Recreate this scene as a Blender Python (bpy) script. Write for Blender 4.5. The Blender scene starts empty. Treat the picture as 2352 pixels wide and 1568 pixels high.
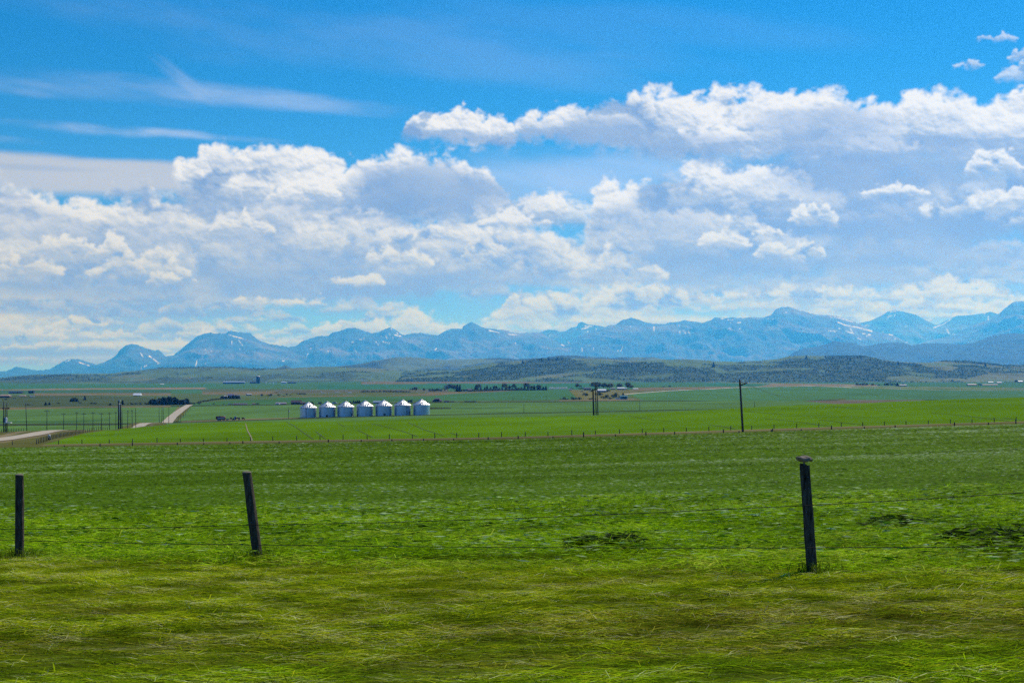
import bpy, math
import numpy as np
import random
from mathutils import Vector
R = math.radians
# ------------------------------------------------------------------ camera, exposure
scn = bpy.context.scene
COL = scn.collection
W_, H_ = 1024.0, 682.667
F = 1407.0            # focal length in picture pixels (picture 1024 wide)
YH = 378.0            # picture row of the eye level
CZ = 2.0              # camera height over the datum
cam_d = bpy.data.cameras.new('camera')
cam = bpy.data.objects.new('camera', cam_d)
COL.objects.link(cam)
cam.location = (0, 0, CZ)
cam.rotation_euler = (R(90), 0, 0)
cam_d.sensor_width = 36.0
cam_d.lens = F / W_ * 36.0
cam_d.shift_y = (YH - H_ / 2) / W_
cam_d.clip_start = 0.1
cam_d.clip_end = 300000
scn.camera = cam
scn.view_settings.view_transform = 'Standard'
scn.view_settings.look = 'None'
scn.view_settings.exposure = 0.0
scn.view_settings.gamma = 1.0
scn.cycles.use_denoising = False       # the picture keeps a fine grain, as the photograph does
scn.cycles.max_bounces = 6
scn.cycles.diffuse_bounces = 2
scn.cycles.glossy_bounces = 2
scn.cycles.transmission_bounces = 3
scn.cycles.volume_bounces = 1
scn.cycles.transparent_max_bounces = 8

# ------------------------------------------------------------------ sun
# the air over the plain (built as one haze box at the end); the sky lies outside it and is seen through it
HAZE_COL, HAZE_DENS, HAZE_TOP = (0.05, 0.355, 1.0), 4.9e-5, 2300.0
HAZE_LIGHT = np.array([[0.75, 0.57, 0.66], [0.90, 0.76, 0.82]])          # scattered light near the ridge and high up


def through_air(c, v):
    """radiance a sky colour needs outside the air to be seen as c at elevation v (100 picture pixels)"""
    v = np.maximum(np.asarray(v, float), 0.02)[..., None]
    L = np.minimum(HAZE_TOP / np.sin(np.arctan(v * 100 / F)), 66000.0)
    T = np.exp(-np.array(HAZE_COL) * HAZE_DENS * L)
    S_ = HAZE_LIGHT[0] + (HAZE_LIGHT[1] - HAZE_LIGHT[0]) * np.clip(v / 3.8, 0, 1)
    return np.clip((np.asarray(c) - 0.97 * S_ * (1 - T)) / T, 0.0, 1.5)


SUN_EL, SUN_AZ = 43.0, 38.0      # degrees; azimuth clockwise from the view direction (+Y)
sd = Vector((math.sin(R(SUN_AZ)) * math.cos(R(SUN_EL)), math.cos(R(SUN_AZ)) * math.cos(R(SUN_EL)), math.sin(R(SUN_EL))))
sun_d = bpy.data.lights.new('sun', 'SUN')
sun_d.energy = 4.8
sun_d.angle = R(0.5)
sun_d.color = (1.0, 0.965, 0.90)
sun = bpy.data.objects.new('sun', sun_d)
COL.objects.link(sun)
sun.rotation_euler = sd.to_track_quat('Z', 'Y').to_euler()
sun.location = (60, 60, 80)

# ------------------------------------------------------------------ sky with clouds (world, by direction)
world = bpy.data.worlds.new('World')
scn.world = world
world.use_nodes = True
NT = world.node_tree
NT.nodes.clear()
world.cycles.sampling_method = 'MANUAL'
world.cycles.sample_map_resolution = 512


class NB:
    """tiny expression builder over a node tree"""
    def __init__(s, nt): s.nt = nt
    def node(s, t, **kw):
        n = s.nt.nodes.new(t)
        for k, v in kw.items(): setattr(n, k, v)
        return n
    def put(s, sock, v):
        if isinstance(v, (int, float)):
            sock.default_value = v if sock.type == 'VALUE' else (v, v, v)
        elif isinstance(v, (tuple, list)):
            sock.default_value = tuple(v) + ((1.0,) if sock.type == 'RGBA' and len(v) == 3 else ())
        else: s.nt.links.new(v, sock)
    def m(s, op, a, b=None, c=None, clamp=False):
        n = s.node('ShaderNodeMath', operation=op, use_clamp=clamp)
        for i, v in enumerate((a, b, c)):
            if v is not None: s.put(n.inputs[i], v)
        return n.outputs[0]
    def add(s, a, b): return s.m('ADD', a, b)
    def sub(s, a, b): return s.m('SUBTRACT', a, b)
    def mul(s, a, b): return s.m('MULTIPLY', a, b)
    def mad(s, a, b, c): return s.m('MULTIPLY_ADD', a, b, c)
    def mn(s, a, b): return s.m('MINIMUM', a, b)
    def mx(s, a, b): return s.m('MAXIMUM', a, b)
    def smin(s, a, b, k): return s.m('SMOOTH_MIN', a, b, k)
    def smax(s, a, b, k): return s.m('SMOOTH_MAX', a, b, k)
    def step(s, x, lo, hi, a=0.0, b=1.0, mode='SMOOTHSTEP'):
        n = s.node('ShaderNodeMapRange', interpolation_type=mode, clamp=True)
        for i, v in zip(range(5), (x, lo, hi, a, b)): s.put(n.inputs[i], v)
        return n.outputs[0]
    def xyz(s, x, y, z=0.0):
        n = s.node('ShaderNodeCombineXYZ')
        for i, v in enumerate((x, y, z)): s.put(n.inputs[i], v)
        return n.outputs[0]
    def noise(s, vec, scale, detail=5.0, rough=0.55, dist=0.0, dim='3D', out=0, lac=2.0):
        n = s.node('ShaderNodeTexNoise', noise_dimensions=dim)
        s.put(n.inputs['Vector'], vec)
        n.inputs['Scale'].default_value = scale
        n.inputs['Detail'].default_value = detail
        n.inputs['Roughness'].default_value = rough
        n.inputs['Lacunarity'].default_value = lac
        n.inputs['Distortion'].default_value = dist
        return n.outputs[out]
    def mix(s, f, a, b, blend='MIX'):
        n = s.node('ShaderNodeMix', data_type='RGBA', blend_type=blend, clamp_factor=True)
        s.put(n.inputs[0], f); s.put(n.inputs[6], a); s.put(n.inputs[7], b)
        return n.outputs[2]
# ---- cloud field: computed over (azimuth, elevation), one unit = 100 picture pixels of angle
CU0, CU1, CV0, CV1, CRES = -9.5, 9.5, -0.15, 4.35, 120      # texels per unit
CNX, CNY = int((CU1 - CU0) * CRES), int((CV1 - CV0) * CRES)


def hash2(ix, iy, s):
    n = (ix.astype(np.int64) * 374761393 + iy.astype(np.int64) * 668265263 + int(s) * 1442695041) & 0xFFFFFFFF
    n = ((n ^ (n >> 13)) * 1274126177) & 0xFFFFFFFF
    n = ((n ^ (n >> 16)) * 2246822519) & 0xFFFFFFFF
    return ((n ^ (n >> 15)) & 0xFFFFFF).astype(np.float32) / 16777215.0


def vnoise(x, y, s):
    ix, iy = np.floor(x), np.floor(y)
    fx, fy = (x - ix).astype(np.float32), (y - iy).astype(np.float32)
    fx = fx * fx * fx * (fx * (fx * 6 - 15) + 10); fy = fy * fy * fy * (fy * (fy * 6 - 15) + 10)
    a, b_, c_, d_ = hash2(ix, iy, s), hash2(ix + 1, iy, s), hash2(ix, iy + 1, s), hash2(ix + 1, iy + 1, s)
    return (a + (b_ - a) * fx) * (1 - fy) + (c_ + (d_ - c_) * fx) * fy


def fbm(x, y, s, octv=5, gain=0.5):
    t, a, n = 0, 1.0, 0
    ca, sa = 0.8, 0.6
    for k in range(octv):
        t = t + a * vnoise(x, y, s + 17 * k); n += a; a *= gain
        x, y = (x * ca - y * sa) * 2.03 + 7.3, (x * sa + y * ca) * 2.03 - 3.1
    return t / n - 0.5


def worley(x, y, s):
    ix, iy = np.floor(x), np.floor(y)
    best = np.full(x.shape, 9.0, np.float32)
    for dx in (-1, 0, 1):
        for dy in (-1, 0, 1):
            jx, jy = ix + dx, iy + dy
            px = jx + hash2(jx, jy, s) - x; py = jy + hash2(jx, jy, s + 5) - y
            best = np.minimum(best, px * px + py * py)
    return best


def billow(x, y, s, octv=4, gain=0.52):
    """heaps of round heads: sum of inverted squared cell distances"""
    wx = fbm(x * 1.1, y * 1.1, s + 91, 4) * 0.55; wy = fbm(x * 1.1 + 31, y * 1.1, s + 92, 4) * 0.55
    x, y = x + wx, y + wy
    t, a, n = 0, 1.0, 0
    for k in range(octv):
        t = t + a * (1 - np.minimum(worley(x, y, s + 13 * k), 1.2) * 1.35); n += a; a *= gain
        x, y = x * 2.1 + 4.7, y * 2.1 + 1.9
    return t / n - 0.45


def sst(x, lo, hi):
    t = np.clip((x - lo) / (hi - lo), 0, 1)
    return t * t * (3 - 2 * t)


def UVs(px, py):                      # photograph position (2352 wide) -> (U, V)
    px, py = np.asarray(px, float) / 2.2969, np.asarray(py, float) / 2.2969
    az = np.arctan((px - 512) / F)
    return az * F / 100, (YH - py) * np.cos(az) / 100


gu = (CU0 + (np.arange(CNX) + 0.5) / CRES).astype(np.float32)
gv = (CV0 + (np.arange(CNY) + 0.5) / CRES).astype(np.float32)
crgb = np.zeros((CNY, CNX, 3), np.float32)      # premultiplied
calp = np.zeros((CNY, CNX), np.float32)
C_WHITE, C_GREY, C_BELLY = np.array([0.87, 0.86, 0.85]), np.array([0.42, 0.535, 0.70]), np.array([0.235, 0.39, 0.645])
C_CREAM, C_LOWGREY = np.array([0.69, 0.655, 0.60]), np.array([0.28, 0.44, 0.67])


def over(sl, rgb, a):
    crgb[sl] = crgb[sl] * (1 - a[..., None]) + rgb * a[..., None]
    calp[sl] = calp[sl] * (1 - a) + a


def ramp(s, v):
    """shade 0..1 -> colour; low clouds are seen through more air and turn cream"""
    h = sst(v, 0.3, 2.3)[..., None]
    w = C_CREAM * (1 - h) + C_WHITE * h
    g = (C_CREAM * 0.55 + C_LOWGREY * 0.45) * (1 - h) + C_GREY * h
    k = C_LOWGREY * (1 - h) + C_BELLY * h
    s = s[..., None]
    lo = k + (g - k) * np.clip(s / 0.5, 0, 1)
    return np.where(s < 0.5, lo, g + (w - g) * np.clip((s - 0.5) / 0.5, 0, 1))


def window(u0, u1, v0, v1):
    i0, i1 = np.clip([int((u0 - CU0) * CRES), int((u1 - CU0) * CRES) + 1], 0, CNX)
    j0, j1 = np.clip([int((v0 - CV0) * CRES), int((v1 - CV0) * CRES) + 1], 0, CNY)
    return (slice(j0, j1), slice(i0, i1))


def cumulus(px, top, base, seed, size=1.0, amp=0.55, soft=0.085, bsoft=0.30, bright=1.0, belly=0.85, opac=1.0, flat=1.15, bulge=1.0, shadow=0.60):
    """one cloud: px / top / base are profiles in photograph pixels; size is the scale of its heads in units of 100 px"""
    ux, vt = UVs(px, top); _, vb = UVs(px, base)
    m = 0.55 * size + 0.15
    sl = window(ux[0] - m, ux[-1] + m, vb.min() - m, vt.max() + m)
    u, v = np.meshgrid(gu[sl[1]], gv[sl[0]])
    if u.size == 0: return
    T = np.interp(u[0], ux, vt)[None]; B = np.interp(u[0], ux, vb)[None]
    H = np.maximum(T - B, 0.05)
    end = np.minimum(u - ux[0], ux[-1] - u) / size                # closes the ends
    k = 1.0 / size
    bl = billow(u * k * 1.5, v * k * 1.5 * flat, seed, 4)
    fb = fbm(u * k * 1.2, v * k * 1.5, seed + 3, 6, 0.55)
    nz = bl * 0.9 + fb * 0.9
    et = np.minimum((T - v) / size, end * 1.3)
    eb = (v - B) / size
    e = np.minimum(np.minimum(et, 0.9), eb * 1.0 + 0.12)
    d = e + amp * nz - 0.10
    hk = np.clip((v - B) / H, -0.2, 1.3)
    sft = soft + (bsoft - soft) * (1 - sst(hk, 0.05, 0.5))
    fine = fbm(u * k * 6.0, v * k * 7.0, seed + 9, 4, 0.6)
    a = sst(d + fine * 0.26 * (1 - np.clip(d, 0, 1)), 0.0, sft * 2.2) * opac
    # light: relief facing up-right, hollows between the heads, and the belly darkening away from the sunlit top of the heap
    rl = billow(u * k * 1.05 + 3.3, v * k * 1.05 * flat, seed + 40, 3, 0.42)
    rf = fbm(u * k * 1.6, v * k * 2.2, seed + 41, 6, 0.56)
    gy, gx = np.gradient(np.clip(e, -0.5, 0.9) * 0.45 * bulge + rl * 0.36 + rf * 0.26 + bl * 0.08, 1.0 / CRES)
    rel = np.tanh(-(gx * 0.45 + gy * 0.90) * size * 0.75)
    lowf = fbm(u * k * 0.6, v * k * 1.0, seed + 21, 5)
    hol = sst(rl * 0.9 + rf * 1.3 + bl * 0.5 + lowf * 0.8, -0.22, 0.16)
    s = 0.76 * bright - belly * (1 - sst(hk + lowf * 1.2, 0.10, 0.95)) * 0.72 + rel * 0.34 - (1 - hol) * shadow + lowf * 0.15 + fine * 0.10
    s = s + 0.20 * (1 - sst(d, 0.05, 0.45)) * sst(hk, 0.25, 0.8)
    over(sl, ramp(np.clip(s, 0, 1), v), a)


def hump(cx, cy, w, h, seed, **kw):
    """a small heap: centre of base, width and height in photograph pixels"""
    x = np.linspace(-1, 1, 9)
    rs = np.random.RandomState(seed)
    top = cy - h * np.sqrt(np.clip(1 - (x * 0.97) ** 2, 0, 1)) * (0.75 + 0.5 * rs.rand(9))
    kw.setdefault('size', max(0.09, 0.5 * (w * h) ** 0.5 / 229.69 * 1.5))
    cumulus(cx + x * w / 2, top, np.full(9, cy), seed, **kw)


def streaks(poly, seed, col, fx, fy, lo, hi, op, edge=0.9, tilt=0.0):
    """flat veil: polygon of ellipses (cx, cy, rx, ry, weight) with wind-drawn noise inside"""
    for cx, cy, rx, ry, wgt in poly:
        (cu, cv) = UVs(cx, cy); ru, rv = rx / 229.69, ry / 229.69
        sl = window(cu - ru * 1.5, cu + ru * 1.5, cv - rv * 1.5 - abs(tilt) * ru, cv + rv * 1.5 + abs(tilt) * ru)
        u, v = np.meshgrid(gu[sl[1]], gv[sl[0]])
        if u.size == 0: continue
        vv = v - cv - tilt * (u - cu)
        q = 1 - np.hypot((u - cu) / ru, vv / rv)
        n = fbm(u * fx, (vv + 9) * fy, seed, 6, 0.58)
        a = sst(q + n * 0.9, 0.0, edge) * sst(n, lo, hi) * op * wgt
        over(sl, np.broadcast_to(col, u.shape + (3,)), a)


# -- cirrus and the smooth sheet on the left
CIR = np.array([0.55, 0.66, 0.86])
streaks([(80, 203, 380, 24, .8), (420, 214, 470, 34, .9), (620, 232, 360, 26, .7)], 5, CIR, 0.7, 3.2, -0.3, 0.5, 0.34, tilt=-0.05)
streaks([(440, 195, 110, 26, 1.0)], 6, CIR, 1.4, 5.0, -0.3, 0.25, 0.28, tilt=-0.62)
streaks([(250, 300, 380, 17, 1.1), (420, 312, 260, 12, .9), (0, 320, 120, 14, .8)], 8, CIR, 0.7, 4.2, -0.3, 0.3, 0.62, tilt=-0.03)
streaks([(760, 90, 900, 120, .28), (1500, 410, 420, 70, 1.1), (1200, 430, 300, 60, .8), (1500, 60, 700, 60, .12)], 9, CIR, 0.5, 2.0, -0.35, 0.3, 0.45, tilt=-0.10)
for cx, cy, rx, ry, w in ((-60, 388, 640, 58, 1), (330, 400, 340, 46, 1), (480, 412, 170, 38, 1)):
    streaks([(cx, cy, rx, ry, w)], 12, np.array([0.52, 0.58, 0.68]), 0.25, 1.5, -1.2, -0.5, 0.95, edge=0.40)
streaks([(70, 385, 190, 9, 1)], 13, np.array([0.36, 0.48, 0.66]), 0.4, 5, -0.5, 0.1, 0.55)

# -- far decks down to the ridge: many small flat heaps, smaller towards the horizon
for cx, cy, rx, ry, w in ((-300, 720, 900, 150, 1), (300, 790, 700, 80, 1), (2000, 720, 1100, 150, 1), (1500, 800, 800, 70, .8), (600, 650, 800, 60, 1)):
    streaks([(cx, cy, rx, ry, w)], 330 + int(cy), np.array([0.36, 0.50, 0.68]), 0.5, 2.2, -0.6, 0.0, 0.95)
rs = np.random.RandomState(4)
for row, (y, n, w, h) in enumerate([(560, 14, 360, 90), (610, 22, 320, 76), (655, 32, 270, 58), (690, 36, 230, 48), (722, 40, 200, 42), (752, 46, 180, 36), (782, 50, 160, 30), (812, 50, 140, 24), (842, 50, 140, 20)]):
    for i in range(n):
        cx = -900 + 4100 * (i + rs.rand()) / n
        if 620 < cx < 1160 and 668 < y < 775 and rs.rand() < 0.72: continue            # the pale blue gap
        k = 0.6 + 0.9 * rs.rand()
        hump(cx, y + rs.randn() * 10, w * k, h * (0.6 + 0.8 * rs.rand()), 1000 + row * 50 + i, bright=0.85 + 0.3 * rs.rand(), belly=0.55 + 0.5 * rs.rand(),
             opac=0.80, soft=0.10, bsoft=0.45, flat=1.7)
for i in range(110):                                                                      # thin grey slabs between them
    cx, cy = -600 + 3500 * rs.rand(), 560 + 280 * rs.rand()
    if 560 < cx < 1240 and 665 < cy < 770: continue
    streaks([(cx, cy, 160 + 260 * rs.rand(), 8 + 14 * rs.rand(), 1)], 300 + i, C_LOWGREY if rs.rand() < 0.6 else C_CREAM, 0.7, 3.5, -0.4, 0.2, 0.6)

# -- left bank, back to front
cumulus([-500, -200, 0, 60, 90, 150, 210, 270, 330, 400, 520, 640, 760, 900, 1010, 1080], [440, 430, 425, 432, 452, 455, 460, 466, 450, 446, 432, 440, 470, 480, 520, 560],
        [640] * 16, 31, size=0.62, belly=0.75)
cumulus([405, 430, 450, 490, 540, 600, 660, 720, 790, 860, 885, 920, 960, 1040, 1080, 1110, 1140, 1168, 1200], [372, 350, 336, 320, 334, 326, 330, 338, 346, 352, 350, 342, 340, 350, 362, 372, 396, 436, 470],
        [500, 500, 500, 505, 510, 515, 515, 515, 515, 515, 515, 515, 515, 515, 515, 515, 515, 512, 505], 37, size=0.60, belly=0.80)
cumulus([810, 850, 900, 950, 1000, 1050, 1100, 1150, 1200], [420, 392, 380, 376, 384, 392, 408, 440, 470], [505] * 9, 38, size=0.55, bright=0.55, belly=0.9, soft=0.25)
cumulus([1080, 1120, 1160, 1200, 1232, 1262, 1290, 1310], [470, 455, 450, 452, 432, 428, 446, 480], [520, 525, 530, 530, 530, 528, 520, 500], 41, size=0.42, belly=0.45)
cumulus([900, 960, 1040, 1120, 1200, 1260, 1310, 1360, 1410, 1450, 1475], [540, 525, 515, 510, 515, 535, 560, 560, 572, 600, 630], [670] * 11, 43, size=0.55, belly=0.55, bright=0.95)
cumulus([350, 430, 520, 600, 700, 800, 900, 980, 1040], [520, 490, 470, 470, 480, 492, 520, 540, 580], [650] * 9, 47, size=0.60, belly=0.70, bright=0.9)
cumulus([-300, -100, 0, 60, 120, 180, 250, 330, 400, 460], [470, 480, 470, 478, 490, 505, 490, 520, 560, 600], [690] * 10, 51, size=0.6, belly=0.7, bright=0.92)
cumulus([480, 560, 650, 760, 860, 950, 1020], [575, 560, 565, 580, 590, 610, 640], [700] * 7, 53, size=0.55, belly=0.95, bright=0.75, soft=0.2)
# -- right bank
cumulus([1500, 1600, 1700, 1800, 1900, 2000, 2100, 2200, 2352, 2500, 2800], [400, 330, 300, 290, 280, 280, 280, 290, 300, 310, 340], [600, 640, 650, 650, 640, 640, 640, 640, 640, 640, 640], 60, size=0.9, bright=0.35, belly=0.9, soft=0.3)
cumulus([1352, 1372, 1420, 1480, 1560, 1650, 1700, 1760, 1820, 1870, 1910, 1935], [452, 434, 430, 406, 388, 370, 364, 376, 384, 404, 430, 460], [540, 545, 545, 545, 545, 545, 540, 530, 520, 515, 510, 490], 61, size=0.55, belly=0.75)
cumulus([1340, 1380, 1440, 1520, 1600, 1680, 1760, 1850], [520, 490, 480, 470, 480, 500, 520, 560], [620] * 8, 63, size=0.50, belly=0.55, bright=0.95)
cumulus([1420, 1500, 1580, 1660, 1760, 1860], [560, 545, 550, 560, 575, 610], [650] * 6, 65, size=0.55, belly=0.95, bright=0.6, soft=0.22)
# -- long upper bank on the right
cumulus([922, 940, 960, 1000, 1040, 1064, 1100, 1150, 1190], [306, 276, 266, 266, 252, 242, 260, 276, 290], [306, 312, 318, 324, 332, 338, 345, 340, 325], 71, size=0.40, belly=0.45, bsoft=0.2)
cumulus([1165, 1190, 1215, 1300, 1400, 1480, 1530, 1600, 1650, 1720, 1800, 1860, 1900, 1940], [300, 262, 242, 228, 216, 200, 208, 222, 212, 220, 218, 214, 222, 260],
        [316, 324, 330, 342, 348, 356, 362, 364, 364, 362, 360, 358, 350, 330], 73, size=0.55, belly=0.62, bsoft=0.22)
cumulus([1600, 1680, 1760, 1820, 1900, 1915, 1950, 2000, 2050, 2100, 2150, 2200, 2250, 2290, 2352, 2450, 2600, 2800], [260, 240, 222, 216, 202, 206, 222, 222, 214, 202, 208, 214, 226, 206, 200, 216, 240, 280],
        [360, 366, 370, 372, 376, 378, 380, 384, 390, 395, 400, 400, 405, 410, 410, 410, 410, 410], 79, size=0.62, belly=0.55, bsoft=0.3)
cumulus([1560, 1640, 1720, 1800, 1900, 2000, 2060, 2095], [300, 280, 268, 270, 290, 315, 330, 345], [356, 360, 364, 366, 362, 362, 360, 352], 83, size=0.5, belly=0.40, bright=1.0, bsoft=0.2)
# -- broken mid-tones over the banks: soft small heaps in light and shade
rs = np.random.RandomState(77)
for i in range(110):
    if i % 3: cx, cy = -250 + 1700 * rs.rand(), 455 + 250 * rs.rand()
    else: cx, cy = 1400 + 1150 * rs.rand(), 440 + 250 * rs.rand()
    if cx > 1150 and cx < 1420 and cy < 540: continue
    w = 60 + 150 * rs.rand()
    hump(cx, cy, w, w * (.22 + .2 * rs.rand()), 2000 + i, bright=0.70 + .38 * rs.rand(), belly=0.65, opac=.35 + .4 * rs.rand(), soft=.22, bsoft=.45, amp=.75, flat=1.4)
# -- wide shaded bellies inside the banks
for i, (cx, cy, rx, ry, w) in enumerate([(985, 455, 190, 60, 1), (870, 420, 70, 40, .7), (1500, 505, 130, 46, .6), (2010, 410, 260, 46, .9), (2020, 520, 200, 110, .8), (1690, 610, 250, 60, .9),
                                         (1500, 620, 120, 44, .8), (600, 540, 110, 60, .6), (470, 655, 300, 56, .8), (140, 665, 240, 40, .8), (2260, 590, 190, 44, .7), (800, 600, 200, 44, .6), (1860, 330, 120, 34, .8),
                                         (1880, 290, 140, 36, .8), (1330, 316, 170, 26, .9), (1430, 300, 120, 34, .8), (1050, 312, 90, 16, .7), (1620, 330, 140, 26, .7), (2150, 330, 220, 36, .7), (60, 510, 140, 34, .5), (700, 470, 80, 26, .5), (1105, 640, 220, 30, .7), (2130, 640, 200, 24, .7), (300, 545, 130, 30, .5), (1000, 640, 120, 26, .5)]):
    cu, cv = UVs(cx, cy); ru, rv = 1.15 * rx / 229.69, 1.15 * ry / 229.69
    sl = window(cu - ru * 1.5, cu + ru * 1.5, cv - rv * 1.5, cv + rv * 1.5)
    u, v = np.meshgrid(gu[sl[1]], gv[sl[0]])
    q = 1 - np.hypot((u - cu) / ru, (v - cv) / rv)
    n = fbm(u * 1.2, v * 2.0, 700 + i, 6, 0.5) + 0.4 * billow(u * 1.6, v * 2.4, 730 + i, 3)
    a = sst(q * 0.9 + n * 1.1, 0.0, 0.75) * 0.80 * w * np.clip(calp[sl] * 1.2, 0, 1)
    over(sl, ramp(np.clip(0.04 + n * 0.42, 0, 0.5), v), a)
# -- brighter heaps in front
for i, (cx, cy, w, h) in enumerate([(320, 640, 230, 72), (250, 600, 110, 60), (395, 652, 130, 34), (60, 640, 190, 60), (150, 585, 150, 50), (1660, 572, 130, 48), (1762, 546, 76, 24), (1790, 600, 120, 50),
                                    (1860, 592, 76, 40), (2056, 452, 160, 28), (2260, 500, 280, 54), (2345, 480, 130, 50), (2280, 402, 136, 66), (1868, 516, 120, 56), (820, 660, 150, 34),
                                    (1120, 598, 140, 42), (910, 620, 170, 76), (1190, 524, 210, 44), (1010, 560, 140, 40), (945, 772, 150, 56), (810, 768, 190, 44), (1300, 740, 330, 60), (1480, 722, 260, 70),
                                    (1190, 712, 80, 40), (1420, 650, 220, 80), (2225, 156, 70, 18), (2310, 94, 60, 20), (2340, 142, 50, 28), (2335, 186, 110, 40), (2262, 92, 44, 10), (1850, 690, 420, 30),
                                    (2180, 690, 340, 44), (640, 704, 240, 26), (180, 752, 130, 26), (90, 782, 130, 26), (700, 470, 200, 60), (560, 540, 160, 50), (2120, 715, 260, 30), (1560, 790, 180, 24), (2000, 770, 200, 24)]):
    hump(cx, cy, w, h, 500 + i, belly=0.30, bright=1.02, opac=0.95 if cy > 200 else 0.62, bsoft=0.25, flat=1.3)

# what reaches the eye passes the air near the ground: give the clouds the radiance they have outside it
_a = np.maximum(calp, 1e-3)[..., None]
crgb = (through_air(np.clip(crgb / _a, 0, 2), np.broadcast_to(gv[:, None], calp.shape)) * calp[..., None]).astype(np.float32)

cloud_img = bpy.data.images.new('cloud_field', CNX, CNY, alpha=True, float_buffer=True)
cloud_img.colorspace_settings.name = 'Non-Color'
cloud_img.alpha_mode = 'CHANNEL_PACKED'
_buf = np.empty((CNY, CNX, 4), np.float32)
_buf[..., :3] = crgb; _buf[..., 3] = calp
cloud_img.pixels.foreach_set(_buf.ravel())
cloud_img.update()
del _buf

b = NB(NT)
tc = b.node('ShaderNodeTexCoord')
sp = b.node('ShaderNodeSeparateXYZ')
NT.links.new(tc.outputs['Generated'], sp.inputs[0])
X, Y, Z = sp.outputs
U = b.mul(b.m('ARCTAN2', X, Y), F / 100)                         # azimuth
rad = b.m('SQRT', b.add(b.mul(X, X), b.mul(Y, Y)))
V = b.mul(b.m('DIVIDE', Z, b.mx(rad, 0.02)), F / 100)            # elevation
SKY_STRENGTH = 0.09
sky = b.node('ShaderNodeTexSky', sky_type='NISHITA')
sky.sun_disc = False
sky.sun_elevation = R(SUN_EL)
sky.sun_rotation = R(SUN_AZ)
sky.altitude = 1100
sky.air_density = 1.0
sky.dust_density = 0.0
sky.ozone_density = 3.0
ramp_n = b.node('ShaderNodeValToRGB')
els = ramp_n.color_ramp.elements
TARGET = [(0, (.022, .285, .70)), (75, (.034, .32, .72)), (150, (.060, .37, .75)), (220, (.115, .425, .75)), (300, (.22, .51, .74)), (340, (.32, .56, .73)), (372, (.36, .58, .72))]
RAW = {0: (.20, .34, .59), 75: (.235, .39, .64), 150: (.283, .456, .70), 220: (.36, .55, .75), 300: (.54, .716, .76), 340: (.69, .80, .71), 372: (.85, .82, .62)}
st = []
for y_, c_ in TARGET:
    v_ = (YH - y_) / 100
    st.append((v_ / 4.0, tuple(through_air(c_, np.array(v_)) / np.array(RAW[y_]) * 0.5)))
st.sort()
while len(els) < len(st): els.new(0.5)
for e_, (pos, c_) in zip(els, st): e_.position = pos; e_.color = tuple(float(q) for q in c_) + (1.0,)
NT.links.new(b.mul(V, 0.25), ramp_n.inputs[0])
clear = b.mix(1.0, b.mix(1.0, sky.outputs[0], ramp_n.outputs[0], 'MULTIPLY'), (2.0, 2.0, 2.0), 'MULTIPLY')
ti = b.node('ShaderNodeTexImage', extension='CLIP', interpolation='Cubic')
ti.image = cloud_img
NT.links.new(b.xyz(b.mad(U, 1 / (CU1 - CU0), -CU0 / (CU1 - CU0)), b.mad(V, 1 / (CV1 - CV0), -CV0 / (CV1 - CV0))), ti.inputs['Vector'])
inv = b.sub(1.0, ti.outputs['Alpha'])
under = b.mix(1.0, clear, b.xyz(inv, inv, inv), 'MULTIPLY')
lit_cloud = b.mix(1.0, ti.outputs['Color'], (1 / SKY_STRENGTH,) * 3, 'MULTIPLY')
total = b.node('ShaderNodeVectorMath', operation='ADD')
b.put(total.inputs[0], under); b.put(total.inputs[1], lit_cloud)
bg = b.node('ShaderNodeBackground')
bg.inputs['Strength'].default_value = SKY_STRENGTH
NT.links.new(total.outputs[0], bg.inputs['Color'])
wo = b.node('ShaderNodeOutputWorld')
NT.links.new(bg.outputs[0], wo.inputs[0])
# ================================================================== helpers
PAN = {'p1': (0, 1350), 'p2': (600, 1350), 'p3': (1040, 1350), 'p4': (1600, 1350), 'p5': (2100, 1350), 'p6': (2650, 1300), 'p7': (3200, 1300)}
MPAN = {'m1': (0, 1120), 'm2': (950, 1120), 'm3': (1900, 1120), 'm4': (2840, 1080)}


def Q(p, x, y=0):
    """measured detail position -> (column, row) in a 1024-wide picture; columns become bearings, rows become distance on the ground"""
    if p in PAN: o, k = PAN[p], 3.675
    else: o, k = MPAN[p], 2.352
    return (o[0] + x / k) / 3.75, (o[1] + y / k) / 3.75


def QL(p, pts): return [Q(p, *q) for q in pts]


def mesh(name, V_, F_, mats, parent=None, smooth=False, midx=None, loc=None):
    me = bpy.data.meshes.new(name)
    me.from_pydata([tuple(map(float, v)) for v in V_], [], [tuple(int(i) for i in f) for f in F_])
    for m_ in (mats if isinstance(mats, (list, tuple)) else [mats]): me.materials.append(m_)
    if midx is not None: me.polygons.foreach_set('material_index', np.asarray(midx, np.int32))
    if smooth: me.polygons.foreach_set('use_smooth', np.ones(len(me.polygons), bool))
    me.update()
    return link(name, me, parent, loc)


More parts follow.
